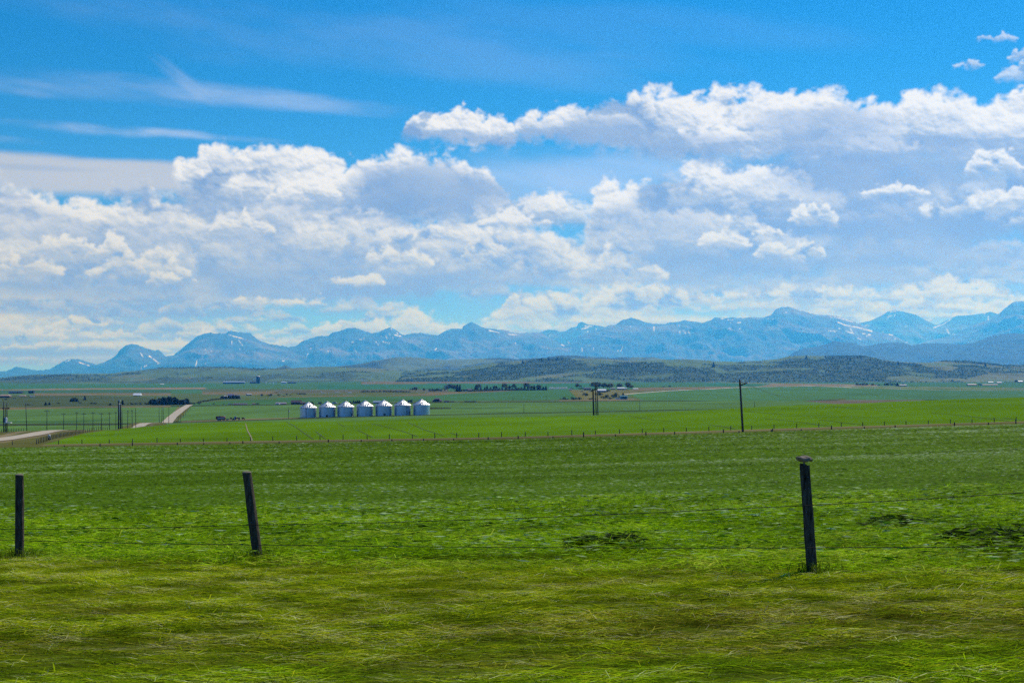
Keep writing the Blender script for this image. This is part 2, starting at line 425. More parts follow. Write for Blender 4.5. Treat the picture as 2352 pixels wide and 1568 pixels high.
def fastmesh(name, V_, F_, mats, parent=None, smooth=False, cols=None, loc=None):
    """large meshes from numpy: V (n,3), F (m,k) with constant k, cols (n,3) linear albedo"""
    me = bpy.data.meshes.new(name)
    V_ = np.asarray(V_, np.float32); F_ = np.asarray(F_, np.int32)
    n, (m, k) = len(V_), F_.shape
    me.vertices.add(n); me.vertices.foreach_set('co', V_.ravel())
    me.loops.add(m * k); me.loops.foreach_set('vertex_index', F_.ravel())
    me.polygons.add(m); me.polygons.foreach_set('loop_start', np.arange(0, m * k, k, dtype=np.int32))
    me.polygons.foreach_set('loop_total', np.full(m, k, np.int32))
    if smooth: me.polygons.foreach_set('use_smooth', np.ones(m, bool))
    for m_ in (mats if isinstance(mats, (list, tuple)) else [mats]): me.materials.append(m_)
    me.update(calc_edges=True)
    if cols is not None:
        at = me.color_attributes.new('tone', 'FLOAT_COLOR', 'POINT')
        c4 = np.ones((n, 4), np.float32); c4[:, :3] = cols
        at.data.foreach_set('color', c4.ravel())
    return link(name, me, parent, loc)


def link(name, me, parent=None, loc=None):
    o = bpy.data.objects.new(name, me)
    COL.objects.link(o)
    if parent is not None: o.parent = parent
    if loc is not None: o.location = loc
    return o


def tag(o, label=None, cat=None, group=None, kind=None):
    if label: o['label'] = label
    if cat: o['category'] = cat
    if group: o['group'] = group
    if kind: o['kind'] = kind
    return o


def thing(name, label, cat, loc, rz=0.0, group=None):
    o = bpy.data.objects.new(name, None)
    COL.objects.link(o)
    o.empty_display_size = 0.5
    o.location = loc; o.rotation_euler = (0, 0, rz)
    return tag(o, label, cat, group)


class MB:
    """collects shapes into one mesh"""
    def __init__(s): s.v, s.f = [], []
    def raw(s, v, f):
        o = len(s.v); s.v += [tuple(p) for p in v]; s.f += [tuple(i + o for i in q) for q in f]; return s
    def box(s, x0, x1, y0, y1, z0, z1, M=None):
        v = [Vector((x, y, z)) for z in (z0, z1) for y in (y0, y1) for x in (x0, x1)]
        if M is not None: v = [M @ p for p in v]
        return s.raw(v, [(0, 2, 3, 1), (4, 5, 7, 6), (0, 1, 5, 4), (2, 6, 7, 3), (0, 4, 6, 2), (1, 3, 7, 5)])
    def tube(s, pts, rad, n=8, cap=True):
        """round bar through pts with a radius per point"""
        pts = [Vector(p) for p in pts]
        rad = rad if isinstance(rad, (list, tuple)) else [rad] * len(pts)
        o = len(s.v)
        for i, p in enumerate(pts):
            t = (pts[min(i + 1, len(pts) - 1)] - pts[max(i - 1, 0)]).normalized()
            a = Vector((1, 0, 0)) if abs(t.x) < 0.8 else Vector((0, 1, 0))
            u = t.cross(a).normalized(); w = t.cross(u)
            for k in range(n):
                q = 2 * math.pi * k / n
                s.v.append(tuple(p + (u * math.cos(q) + w * math.sin(q)) * rad[i]))
        for i in range(len(pts) - 1):
            for k in range(n):
                k2 = (k + 1) % n
                s.f.append((o + i * n + k, o + i * n + k2, o + (i + 1) * n + k2, o + (i + 1) * n + k))
        if cap:
            s.f.append(tuple(o + k for k in range(n))[::-1]); s.f.append(tuple(o + (len(pts) - 1) * n + k for k in range(n)))
        return s
    def lathe(s, prof_, n=24, cx=0.0, cy=0.0):
        """(radius, z) profile turned about the vertical"""
        o = len(s.v)
        for r_, z_ in prof_:
            for k in range(n):
                q = 2 * math.pi * k / n
                s.v.append((cx + r_ * math.cos(q), cy + r_ * math.sin(q), z_))
        for i in range(len(prof_) - 1):
            for k in range(n):
                k2 = (k + 1) % n
                s.f.append((o + i * n + k, o + i * n + k2, o + (i + 1) * n + k2, o + (i + 1) * n + k))
        return s
    def obj(s, name, m_, parent=None, smooth=False, loc=None): return mesh(name, s.v, s.f, m_, parent, smooth, None, loc)


def mat(name, col, rough=0.8, metal=0.0, var=0.12, scale=3.0, spec=0.3, attr=False, bump=0.0, stretch=(1, 1, 1), transl=0.0, detail=5.0):
    """principled surface whose colour drifts with object-space noise; attr: base colour comes from the mesh's own colour map"""
    m_ = bpy.data.materials.new(name); m_.use_nodes = True
    nt = m_.node_tree; q = NB(nt)
    bs = nt.nodes['Principled BSDF']
    g = q.node('ShaderNodeNewGeometry') if False else None
    tcn = q.node('ShaderNodeTexCoord')
    mp = q.node('ShaderNodeMapping'); nt.links.new(tcn.outputs['Object'], mp.inputs[0]); mp.inputs['Scale'].default_value = stretch
    nz = q.noise(mp.outputs[0], scale, detail, 0.6)
    if attr:
        a = q.node('ShaderNodeAttribute', attribute_name='tone'); basec = a.outputs['Color']
    else: basec = tuple(col)
    f = q.step(nz, 0.25, 0.75, 1 - var, 1 + var, 'LINEAR')
    n = q.mix(1.0, basec, q.xyz(f, f, f), 'MULTIPLY')
    nt.links.new(n, bs.inputs['Base Color'])
    bs.inputs['Roughness'].default_value = rough; bs.inputs['Metallic'].default_value = metal
    bs.inputs['Specular IOR Level'].default_value = spec
    if bump:
        bp = q.node('ShaderNodeBump'); bp.inputs['Strength'].default_value = bump; bp.inputs['Distance'].default_value = 0.05
        nt.links.new(nz, bp.inputs['Height']); nt.links.new(bp.outputs[0], bs.inputs['Normal'])
    if transl:
        tl = q.node('ShaderNodeBsdfTranslucent'); nt.links.new(n, tl.inputs[0])
        mx = q.node('ShaderNodeMixShader'); mx.inputs[0].default_value = transl
        nt.links.new(bs.outputs[0], mx.inputs[1]); nt.links.new(tl.outputs[0], mx.inputs[2])
        nt.links.new(mx.outputs[0], nt.nodes['Material Output'].inputs[0])
    return m_


# ================================================================== terrain: picture row of the ground against bearing and distance
KX = np.array([0, 54, 107, 171, 232, 300, 350, 448, 513, 597, 640, 730, 779, 877, 955, 1024], float)


def row(pts): return np.interp(KX, [p[0] for p in pts], [p[1] for p in pts])


def near_row(px, d):
    return 426.5 + 2434.0 / d - np.where(px < 512, 0.017, 0.030) * (px - 512)


N180 = near_row(KX, 180.0)
CREST = row([(0, 431.5), (54, 430.0), (107, 429.7), (171, 424.2), (232, 422), (350, 420.6), (448, 417.3), (513, 416.6), (597, 414.8), (640, 413), (730, 408.3), (779, 405.4), (877, 402.4), (955, 398.9), (1024, 397.0)])
H1 = row([(0, 424.5), (107, 424.0), (171, 422.6), (232, 420.2), (300, 418.2), (350, 417), (436, 414.7), (513, 413.2), (597, 411.8), (640, 410.7), (730, 409.2), (800, 407.5), (1024, 404)])
H2 = row([(0, 408.9), (170, 406), (330, 404), (430, 402.6), (597, 401.5), (730, 400.4), (860, 400.6), (1024, 399)])
R26 = row([(0, 394), (170, 393.5), (360, 392.5), (428, 391.4), (567, 389.3), (700, 388.8), (860, 388.3), (1024, 390.4)])
R45 = row([(0, 385.5), (160, 385), (330, 383), (427, 381.8), (512, 382), (597, 382.8), (768, 383), (1024, 383)])
R69 = np.where(KX < 120, np.maximum(CREST + 1.0, 430.7), CREST + 0.4 + (H1 - CREST - 0.4) * (1 / 690 - 1 / 560) / (1 / 780 - 1 / 560))
R83 = H1 + (H2 - H1) * (1 / 830 - 1 / 780) / (1 / 1400 - 1 / 780) + np.where(KX == 171, 2.6, 0)
KD = [180, 215, 230, 250, 258, 300, 520, 560, 690, 780, 830, 1400, 2600, 4500, 7000, 80000]
KY = np.array([N180, N180 + 6.0, N180 + 4.6, N180 - 0.1, N180 - 0.9, N180 - 3.6, CREST, CREST + 0.4, R69, H1, R83, H2, R26, R45, row([(0, 381), (1024, 380.5)]), row([(0, 378.6), (1024, 378.6)])])
KIND = 1.0 / np.array(KD, float)


def gy(px, d):
    px, d = np.broadcast_arrays(np.asarray(px, float), np.asarray(d, float))
    shp = d.shape; px, d = np.atleast_1d(px), np.atleast_1d(d)
    pc = np.clip(px, -500, 1524)
    out = near_row(pc, np.maximum(d, 1.0))
    far = d > 180
    if far.any():
        p, s = np.clip(pc[far], 0, 1024), 1.0 / d[far]
        cols = np.stack([np.interp(p, KX, r_) for r_ in KY])          # rows x n
        i = np.clip(np.searchsorted(-KIND, -s) - 1, 0, len(KD) - 2)
        j = np.arange(len(s))
        t = (s - KIND[i]) / (KIND[i + 1] - KIND[i])
        out[far] = cols[i, j] * (1 - t) + cols[i + 1, j] * t
    return out.reshape(shp)


def gz(X_, d):
    """ground height under a world position"""
    X_, d = np.asarray(X_, float), np.asarray(d, float)
    dd = np.maximum(d, 6.0)
    return CZ - (gy(512 + F * X_ / dd, dd) - YH) / F * dd


def G(px, d, h=0.0):
    x = (px - 512) / F * d
    return Vector((x, d, float(gz(x, d)) + h))


def dist(px, y, d0, d1):
    """distance at which the ground at this bearing reaches picture row y"""
    ds = np.geomspace(d0, d1, 400)
    ys = gy(np.full(400, px), ds)
    return float(ds[np.argmin(np.abs(ys - y) + 1e-6 * np.arange(400))])


def inpoly(px, y, poly):
    r_ = np.zeros(px.shape, bool); n = len(poly)
    for i in range(n):
        (x1, y1), (x2, y2) = poly[i], poly[(i + 1) % n]
        if y1 == y2: continue
        c_ = ((y1 > y) != (y2 > y)) & (px < (x2 - x1) * (y - y1) / (y2 - y1) + x1)
        r_ ^= c_
    return r_


# ---- ground sheet
gp = np.concatenate([np.linspace(-2600, -520, 14), np.linspace(-500, -12, 40), np.arange(-10, 1035, 1.5), np.linspace(1036, 1524, 40), np.linspace(1560, 3600, 14)])
gd = np.concatenate([np.linspace(-30, 6, 8), np.geomspace(6.3, 178, 230), np.linspace(180, 300, 60)[0:], 1 / np.linspace(1 / 301.5, 1 / 520, 90), np.linspace(522, 560, 8), 1 / np.linspace(1 / 564, 1 / 1400, 150),
                     1 / np.linspace(1 / 1410, 1 / 4600, 130), np.geomspace(4700, 9000, 12), np.geomspace(10000, 90000, 10)])
PX, D = np.meshgrid(gp, gd)
DX = np.maximum(D, 9.0)
XX = (PX - 512) / F * DX
ZZ = gz(XX, np.where(D < 6, 6.0, D))
YY = gy(PX, np.maximum(D, 6))
und = fbm(XX / 90.0, D / 90.0, 77, 4)
ZZ = ZZ + und * np.interp(D, [0, 20, 60, 180, 300, 900, 3000], [0.10, 0.2, 0.35, 0.1, 0.25, 0.6, 1.2])
GREEN = {'verge': (.070, .095, .010), 'near': (.068, .140, .014), 'lime': (.094, .190, .008), 'pale': (.092, .178, .045), 'valley': (.088, .172, .050),
         'dull': (.088, .130, .050), 'far': (.060, .150, .065), 'brown': (.165, .138, .075), 'olive': (.10, .105, .035), 'dark': (.042, .060, .030), 'plough': (.135, .115, .080),
         'gravel': (.36, .32, .27), 'hay': (.20, .165, .095), 'track': (.45, .40, .30)}
CO = np.zeros(PX.shape + (3,), np.float32)


def band(d0, d1, key): CO[(D >= d0) & (D < d1)] = GREEN[key]


band(-99, 19, 'verge'); band(19, 190, 'near'); band(190, 246, 'olive'); band(246, 256, 'gravel'); band(256, 281, 'olive'); band(281, 300, 'brown'); band(300, 556, 'lime'); band(556, 766, 'pale')
band(766, 800, 'dark'); band(800, 1382, 'valley'); band(1382, 1440, 'dark'); band(1440, 2600, 'dull'); band(2600, 99999, 'far')


def zone(p, pts, key, d0=300, d1=9000):
    m_ = (D > d0) & (D < d1) & inpoly(PX, YY, QL(p, pts))
    CO[m_] = GREEN[key] if isinstance(key, str) else key


# left corner: road bank and its brown cuttings
zone('p1', [(-3000, 1210), (500, 1190), (700, 1140), (1150, 1010), (1480, 962), (1650, 966), (1650, 950), (900, 925), (600, 930), (-3000, 1010)], 'olive', 262, 560)
zone('p1', [(-3000, 1215), (-3000, 1135), (0, 1120), (240, 1075), (700, 985), (830, 985), (560, 1060), (250, 1105), (60, 1140)], 'brown', 262, 560)
zone('p1', [(650, 985), (760, 950), (1000, 932), (1250, 940), (1180, 975), (900, 985)], 'brown', 262, 560)
zone('p1', [(-3000, 1060), (0, 1035), (350, 960), (640, 935), (640, 950), (350, 985), (0, 1070)], 'hay', 262, 560)
zone('p1', [(1560, 970), (1850, 860), (2300, 860), (2300, 965)], 'olive', 520, 900)
zone('p1', [(1800, 950), (1860, 880), (1915, 868), (1880, 945)], 'brown', 520, 900); zone('p1', [(2035, 942), (2075, 872), (2125, 880), (2080, 940)], 'plough', 520, 900)
zone('p2', [(0, 870), (90, 850), (250, 640), (380, 630), (420, 640), (250, 850)], 'olive', 700, 1400)
zone('p2', [(80, 855), (250, 640), (275, 640), (110, 850)], 'brown', 700, 1400)
zone('p2', [(0, 855), (700, 822), (1200, 808), (2352, 775), (2352, 800), (1200, 835), (0, 875)], 'dark', 600, 900)
zone('p2', [(300, 842), (1200, 806), (1900, 788), (1900, 800), (1000, 828), (300, 855)], 'brown', 600, 900)
zone('p1', [(0, 655), (2352, 625), (2352, 645), (1300, 650), (0, 685)], 'brown', 1200, 1700)
zone('p1', [(0, 840), (900, 835), (1500, 820), (1500, 835), (900, 868), (0, 860)], (.060, .135, .045), 800, 1400)
zone('p3', [(2080, 655), (2352, 650), (2352, 668), (2080, 672)], 'dark', 800, 1400)
zone('p4', [(50, 650), (330, 655), (330, 668), (50, 675)], 'dark', 800, 1400)
zone('p4', [(330, 655), (1300, 640), (1200, 655), (500, 668)], (.060, .125, .050), 800, 1400)
# valley beyond the second hedge
zone('p1', [(0, 490), (1000, 480), (2352, 520), (2352, 625), (0, 650)], (.068, .095, .042), 1440, 2700)
zone('p1', [(480, 455), (2352, 452), (2352, 490), (1500, 482), (480, 490)], 'brown', 1440, 3300)
zone('p1', [(0, 410), (2352, 405), (2352, 452), (480, 455), (0, 470)], (.055, .125, .062), 1800, 4000)
zone('p1', [(-2000, 400), (130, 403), (1200, 388), (2352, 378), (2352, 398), (1200, 404), (130, 416), (-2000, 420)], (.24, .175, .12), 1900, 5000)
zone('p2', [(0, 380), (600, 378), (650, 390), (600, 397), (0, 400)], (.24, .175, .12), 1900, 5000)
zone('p1', [(-2000, 350), (2352, 345), (2352, 378), (-2000, 400)], (.050, .150, .062), 2300, 6000)
zone('p2', [(0, 335), (740, 335), (720, 362), (0, 376)], (.050, .150, .062), 2300, 6000)
zone('p2', [(580, 470), (600, 400), (1700, 398), (2352, 420), (2352, 460), (1100, 480)], 'brown', 1440, 3600)
zone('p2', [(560, 400), (1700, 398), (1700, 425), (600, 440)], (.095, .120, .055), 1440, 3800)
zone('p2', [(1530, 450), (1700, 420), (2000, 425), (2010, 462)], 'dark', 1440, 3600)
zone('p2', [(330, 610), (900, 560), (1700, 535), (2352, 540), (2352, 600), (330, 625)], (.056, .140, .048), 1440, 2400)
zone('p3', [(0, 510), (2352, 500), (2352, 560), (0, 600)], (.056, .140, .052), 1440, 2400)
zone('p3', [(0, 470), (600, 460), (1200, 500), (2352, 440), (2352, 480), (0, 515)], 'brown', 1600, 2700)
zone('p3', [(0, 460), (1100, 445), (2352, 435), (2352, 452), (1100, 480), (300, 500), (0, 505)], (.098, .125, .045), 1600, 2800)
zone('p4', [(0, 430), (550, 440), (1100, 415), (1300, 415), (700, 450), (0, 490)], 'brown', 1440, 2700)
zone('p4', [(300, 470), (1300, 418), (1950, 405), (2150, 530), (1600, 550), (300, 560), (0, 580), (0, 500)], (.058, .150, .060), 1440, 2600)
zone('p3', [(0, 410), (1100, 400), (2352, 380), (2352, 440), (1150, 445), (0, 455)], (.11, .115, .070), 2000, 4600)
zone('p3', [(560, 340), (2352, 325), (2352, 400), (560, 405)], (.046, .150, .075), 2200, 5200)
zone('p3', [(1150, 285), (1700, 255), (2352, 250), (2352, 325), (1150, 332)], 'brown', 2600, 9000)
zone('p4', [(0, 250), (700, 265), (1200, 280), (1500, 305), (2352, 300), (2352, 318), (1000, 325), (0, 325)], (.165, .135, .095), 2600, 9000)
zone('p4', [(0, 320), (1000, 322), (2352, 312), (2352, 400), (0, 400)], (.046, .150, .078), 2200, 5200)
zone('p4', [(1950, 405), (2352, 420), (2352, 545), (2150, 530)], (.17, .15, .055), 1440, 2700)
zone('p5', [(120, 410), (600, 420), (1000, 400), (1100, 420), (880, 500), (500, 545), (250, 540)], (.15, .145, .052), 1440, 2700)
zone('p5', [(600, 535), (980, 525), (1130, 548), (700, 562), (0, 565), (0, 550)], 'brown', 1300, 1800)
zone('p5', [(1060, 380), (1700, 372), (2352, 368), (2352, 385), (1500, 408), (1060, 430), (980, 410)], 'brown', 1500, 4000)
zone('p5', [(930, 470), (1500, 420), (2352, 388), (2352, 555), (1150, 552)], (.074, .172, .060), 1380, 3000)
zone('p6', [(0, 590), (820, 552), (1500, 545), (2352, 575), (2352, 700), (1300, 742), (0, 742)], (.074, .172, .064), 1380, 3000)
zone('p6', [(1300, 742), (2352, 735), (2352, 775), (1800, 790)], 'plough', 700, 1900)
zone('p7', [(-200, 735), (900, 728), (1000, 735), (200, 770), (-200, 790)], 'plough', 700, 1900)
zone('p6', [(1650, 715), (2352, 690), (2352, 702), (1900, 725)], 'dull', 1400, 2600)
zone('p7', [(0, 690), (1000, 650), (1800, 610), (1800, 625), (900, 680), (0, 712)], (.085, .115, .065), 1380, 2800)
zone('p7', [(-100, 575), (2352, 605), (3000, 610), (3000, 700), (1300, 728), (-100, 735)], (.070, .165, .070), 1380, 2600)
zone('p7', [(-100, 545), (2352, 560), (3000, 562), (3000, 600), (2352, 600), (-100, 570)], (.110, .165, .060), 2300, 3800)
zone('p6', [(0, 490), (900, 500), (2352, 520), (2352, 545), (1000, 545), (0, 560)], 'hay', 2400, 5000)
zone('p6', [(0, 492), (900, 510), (700, 545), (0, 552)], (.046, .150, .078), 2400, 5000)
# every field keeps its own drift of colour
CO *= (1 + 0.30 * fbm(XX / 60, D / 160, 5, 5))[..., None] * (1 + 0.22 * fbm(XX / 14.0, D / 40.0, 6, 4))[..., None]
ii = np.arange(len(gd) - 1)[:, None] * len(gp) + np.arange(len(gp) - 1)[None]
FQ = np.stack([ii, ii + 1, ii + 1 + len(gp), ii + len(gp)], -1).reshape(-1, 4)


def soil_mat(name):
    m_ = bpy.data.materials.new(name); m_.use_nodes = True
    nt = m_.node_tree; q = NB(nt); bs = nt.nodes['Principled BSDF']
    tcn = q.node('ShaderNodeTexCoord'); a = q.node('ShaderNodeAttribute', attribute_name='tone')
    fine = q.noise(tcn.outputs['Object'], 3.0, 6.0, 0.7)
    mp = q.node('ShaderNodeMapping'); nt.links.new(tcn.outputs['Object'], mp.inputs[0]); mp.inputs['Scale'].default_value = (0.10, 0.45, 0.3)
    mid = q.noise(mp.outputs[0], 1.0, 6.0, 0.62)
    mp2 = q.node('ShaderNodeMapping'); nt.links.new(tcn.outputs['Object'], mp2.inputs[0]); mp2.inputs['Scale'].default_value = (0.02, 0.02, 0.02)
    big = q.noise(mp2.outputs[0], 1.0, 4.0, 0.5)
    f = q.add(q.add(q.step(fine, 0.2, 0.8, -0.22, 0.22, 'LINEAR'), q.step(mid, 0.2, 0.8, 0.68, 1.32, 'LINEAR')), q.step(big, 0.3, 0.7, -0.14, 0.14, 'LINEAR'))
    col = q.mix(1.0, a.outputs['Color'], q.xyz(q.mul(f, q.step(mid, 0.3, 0.8, 0.95, 1.08)), f, q.mul(f, 0.95)), 'MULTIPLY')
    nt.links.new(col, bs.inputs['Base Color'])
    bs.inputs['Roughness'].default_value = 0.95; bs.inputs['Specular IOR Level'].default_value = 0.0
    bp = q.node('ShaderNodeBump'); bp.inputs['Strength'].default_value = 0.5; bp.inputs['Distance'].default_value = 0.12
    nt.links.new(fine, bp.inputs['Height']); nt.links.new(bp.outputs[0], bs.inputs['Normal'])
    return m_


M_SOIL = soil_mat('field_ground')
tag(fastmesh('ground', np.stack([XX, D, ZZ], -1).reshape(-1, 3), FQ, M_SOIL, smooth=True, cols=CO.reshape(-1, 3)), kind='structure')


def strip(name, pts, width, m_, lift=0.08, seg=14):
    """a band laid on the ground along (column, distance) points, width in metres (number or per point)"""
    ws = width if isinstance(width, (list, tuple)) else [width] * len(pts)
    P_, W2 = [], []
    for (a, da, wa), (c_, dc, wc) in zip([(*p, w) for p, w in zip(pts, ws)][:-1], [(*p, w) for p, w in zip(pts, ws)][1:]):
        xa, xc = (a - 512) / F * da, (c_ - 512) / F * dc
        for t in np.linspace(0, 1, seg, endpoint=False): P_.append((xa + (xc - xa) * t, da + (dc - da) * t)); W2.append(wa + (wc - wa) * t)
    P_.append(((pts[-1][0] - 512) / F * pts[-1][1], pts[-1][1])); W2.append(ws[-1])
    P_ = np.array(P_); T = np.gradient(P_, axis=0); T /= np.linalg.norm(T, axis=1)[:, None] + 1e-9
    N_ = np.stack([T[:, 1], -T[:, 0]], 1)
    vs = []
    for k in (-1, -0.33, 0.33, 1):
        q = P_ + N_ * (np.array(W2) * 0.5 * k)[:, None]
        z = gz(q[:, 0], q[:, 1]); u_ = fbm(q[:, 0] / 90, q[:, 1] / 90, 77, 4) * np.interp(q[:, 1], [0, 20, 60, 180, 300, 900, 3000], [0.10, 0.2, 0.35, 0.1, 0.25, 0.6, 1.2])
        vs.append(np.stack([q[:, 0], q[:, 1], z + u_ + lift], 1))
    n = len(P_); V_ = np.concatenate(vs)
    F_ = [(k * n + i, k * n + i + 1, (k + 1) * n + i + 1, (k + 1) * n + i) for k in range(3) for i in range(n - 1)]
    return tag(mesh(name, V_, [f[::-1] for f in F_], m_, smooth=True), kind='structure')


M_GRAVEL = mat('pale_gravel', (.40, .345, .265), 0.95, var=0.18, scale=0.5, spec=0.1)
M_TRACKW = mat('dusty_track', (.52, .47, .38), 0.95, var=0.15, scale=0.2, spec=0.1)
M_TRAM = mat('wheel_track_soil', (.070, .115, .016), 0.95, var=0.25, scale=0.3, spec=0.05)
# gravel road on the left, running over three rises
RD = [(-120, 262), (-40, 305), (0, 345), (30, 420), (52, 505), (95, 600), (137, 690), (146, 800), (160, 860)]
strip('gravel_road', [(-140, 258), (-60, 300), (-4, 352), (26, 415), (52, 505), (92, 590), (138, 690), (146, 790), (167, 830), (172, 960), (177, 1080), (182, 1230), (186, 1370), (190, 1480)],
      [8, 8, 8, 7.5, 7, 7, 6.5, 6.5, 6.5, 6.5, 7, 7, 7, 7], M_GRAVEL, 0.12, 30)
# the crossing road that runs between the two fence rows, a pale thread over the near field
strip('gravel_lane', [(-200, 252), (256, 252), (512, 252), (768, 252), (1300, 252)], 2.4, mat('dusty_lane', (.33, .30, .23), 0.95, var=0.35, scale=0.12, spec=0.05), 0.06, 24)
far_d = lambda p, x, y, a=2000, c_=3800: (Q(p, x, y)[0], dist(*Q(p, x, y), a, c_))
strip('country_road', [far_d('p5', 880, 476, 1400), far_d('p5', 1200, 446, 1600), far_d('p5', 1600, 420, 1800), far_d('p5', 2352, 384), far_d('p6', 800, 554), far_d('p6', 1400, 545)], [10, 10, 12, 14, 14, 12], M_TRACKW, 0.3, 10)
strip('country_road', [far_d('p6', 1300, 536), far_d('p6', 1900, 556), far_d('p7', 0, 564), far_d('p7', 1200, 596, 1700), far_d('p7', 2352, 606, 1700), (1120, 2350)], 16, M_TRACKW, 0.3, 10)
strip('country_road', [far_d('p7', -200, 533), far_d('p7', 600, 550), far_d('p7', 1500, 572), far_d('p7', 2352, 578), (1120, 3000)], 18, M_TRACKW, 0.3, 10)
# wheel tracks through the lime-green crop
for pts in ([('p2', 1745, 850), ('p2', 1850, 910), ('p2', 1950, 980), ('p2', 2110, 1090)], [('p2', 2150, 985), ('p2', 2280, 1085)], [('p3', 830, 868), ('p3', 930, 920)], [('p3', 1110, 965), ('p3', 1310, 1062)],
            [('p3', 1800, 858), ('p3', 2020, 955), ('p3', 2290, 1040)], [('p4', 0, 965), ('p4', 230, 1040)], [('p4', 330, 1000), ('p4', 440, 1035)], [('p3', 1280, 870), ('p3', 1700, 970), ('p3', 1930, 1050)],
            [('p5', 940, 765), ('p5', 1300, 825), ('p5', 1600, 845)], [('p6', 560, 890), ('p6', 1050, 930)], [('p6', 1550, 1005), ('p6', 2200, 1095)], [('p6', 150, 1085), ('p6', 400, 1135)], [('p6', 800, 990), ('p6', 1300, 1040), ('p6', 1700, 1100)],
            [('p6', 1700, 815), ('p7', 0, 850), ('p7', 600, 895)], [('p7', 1080, 910), ('p7', 1500, 945), ('p7', 2150, 1045)], [('p7', 2080, 985), ('p7', 2352, 1035)], [('p7', 1330, 750), ('p7', 2352, 800)], [('p5', 2050, 890), ('p5', 2352, 930)]):
    strip('wheel_track', [(Q(*q)[0], dist(*Q(*q), 302, 530)) for q in pts], 0.40, M_TRAM, 0.05, 8)
strip('bare_path', [(Q(*q)[0], dist(*Q(*q), 300, 530)) for q in (('p2', 1178, 870), ('p2', 1205, 970), ('p2', 1245, 1040), ('p2', 1270, 1110))], 0.32, mat('bare_earth', (.20, .175, .085), 0.95), 0.05, 8)
# ================================================================== hills and mountains
def seg_px(p, pts): return [Q(p, *q) for q in pts]


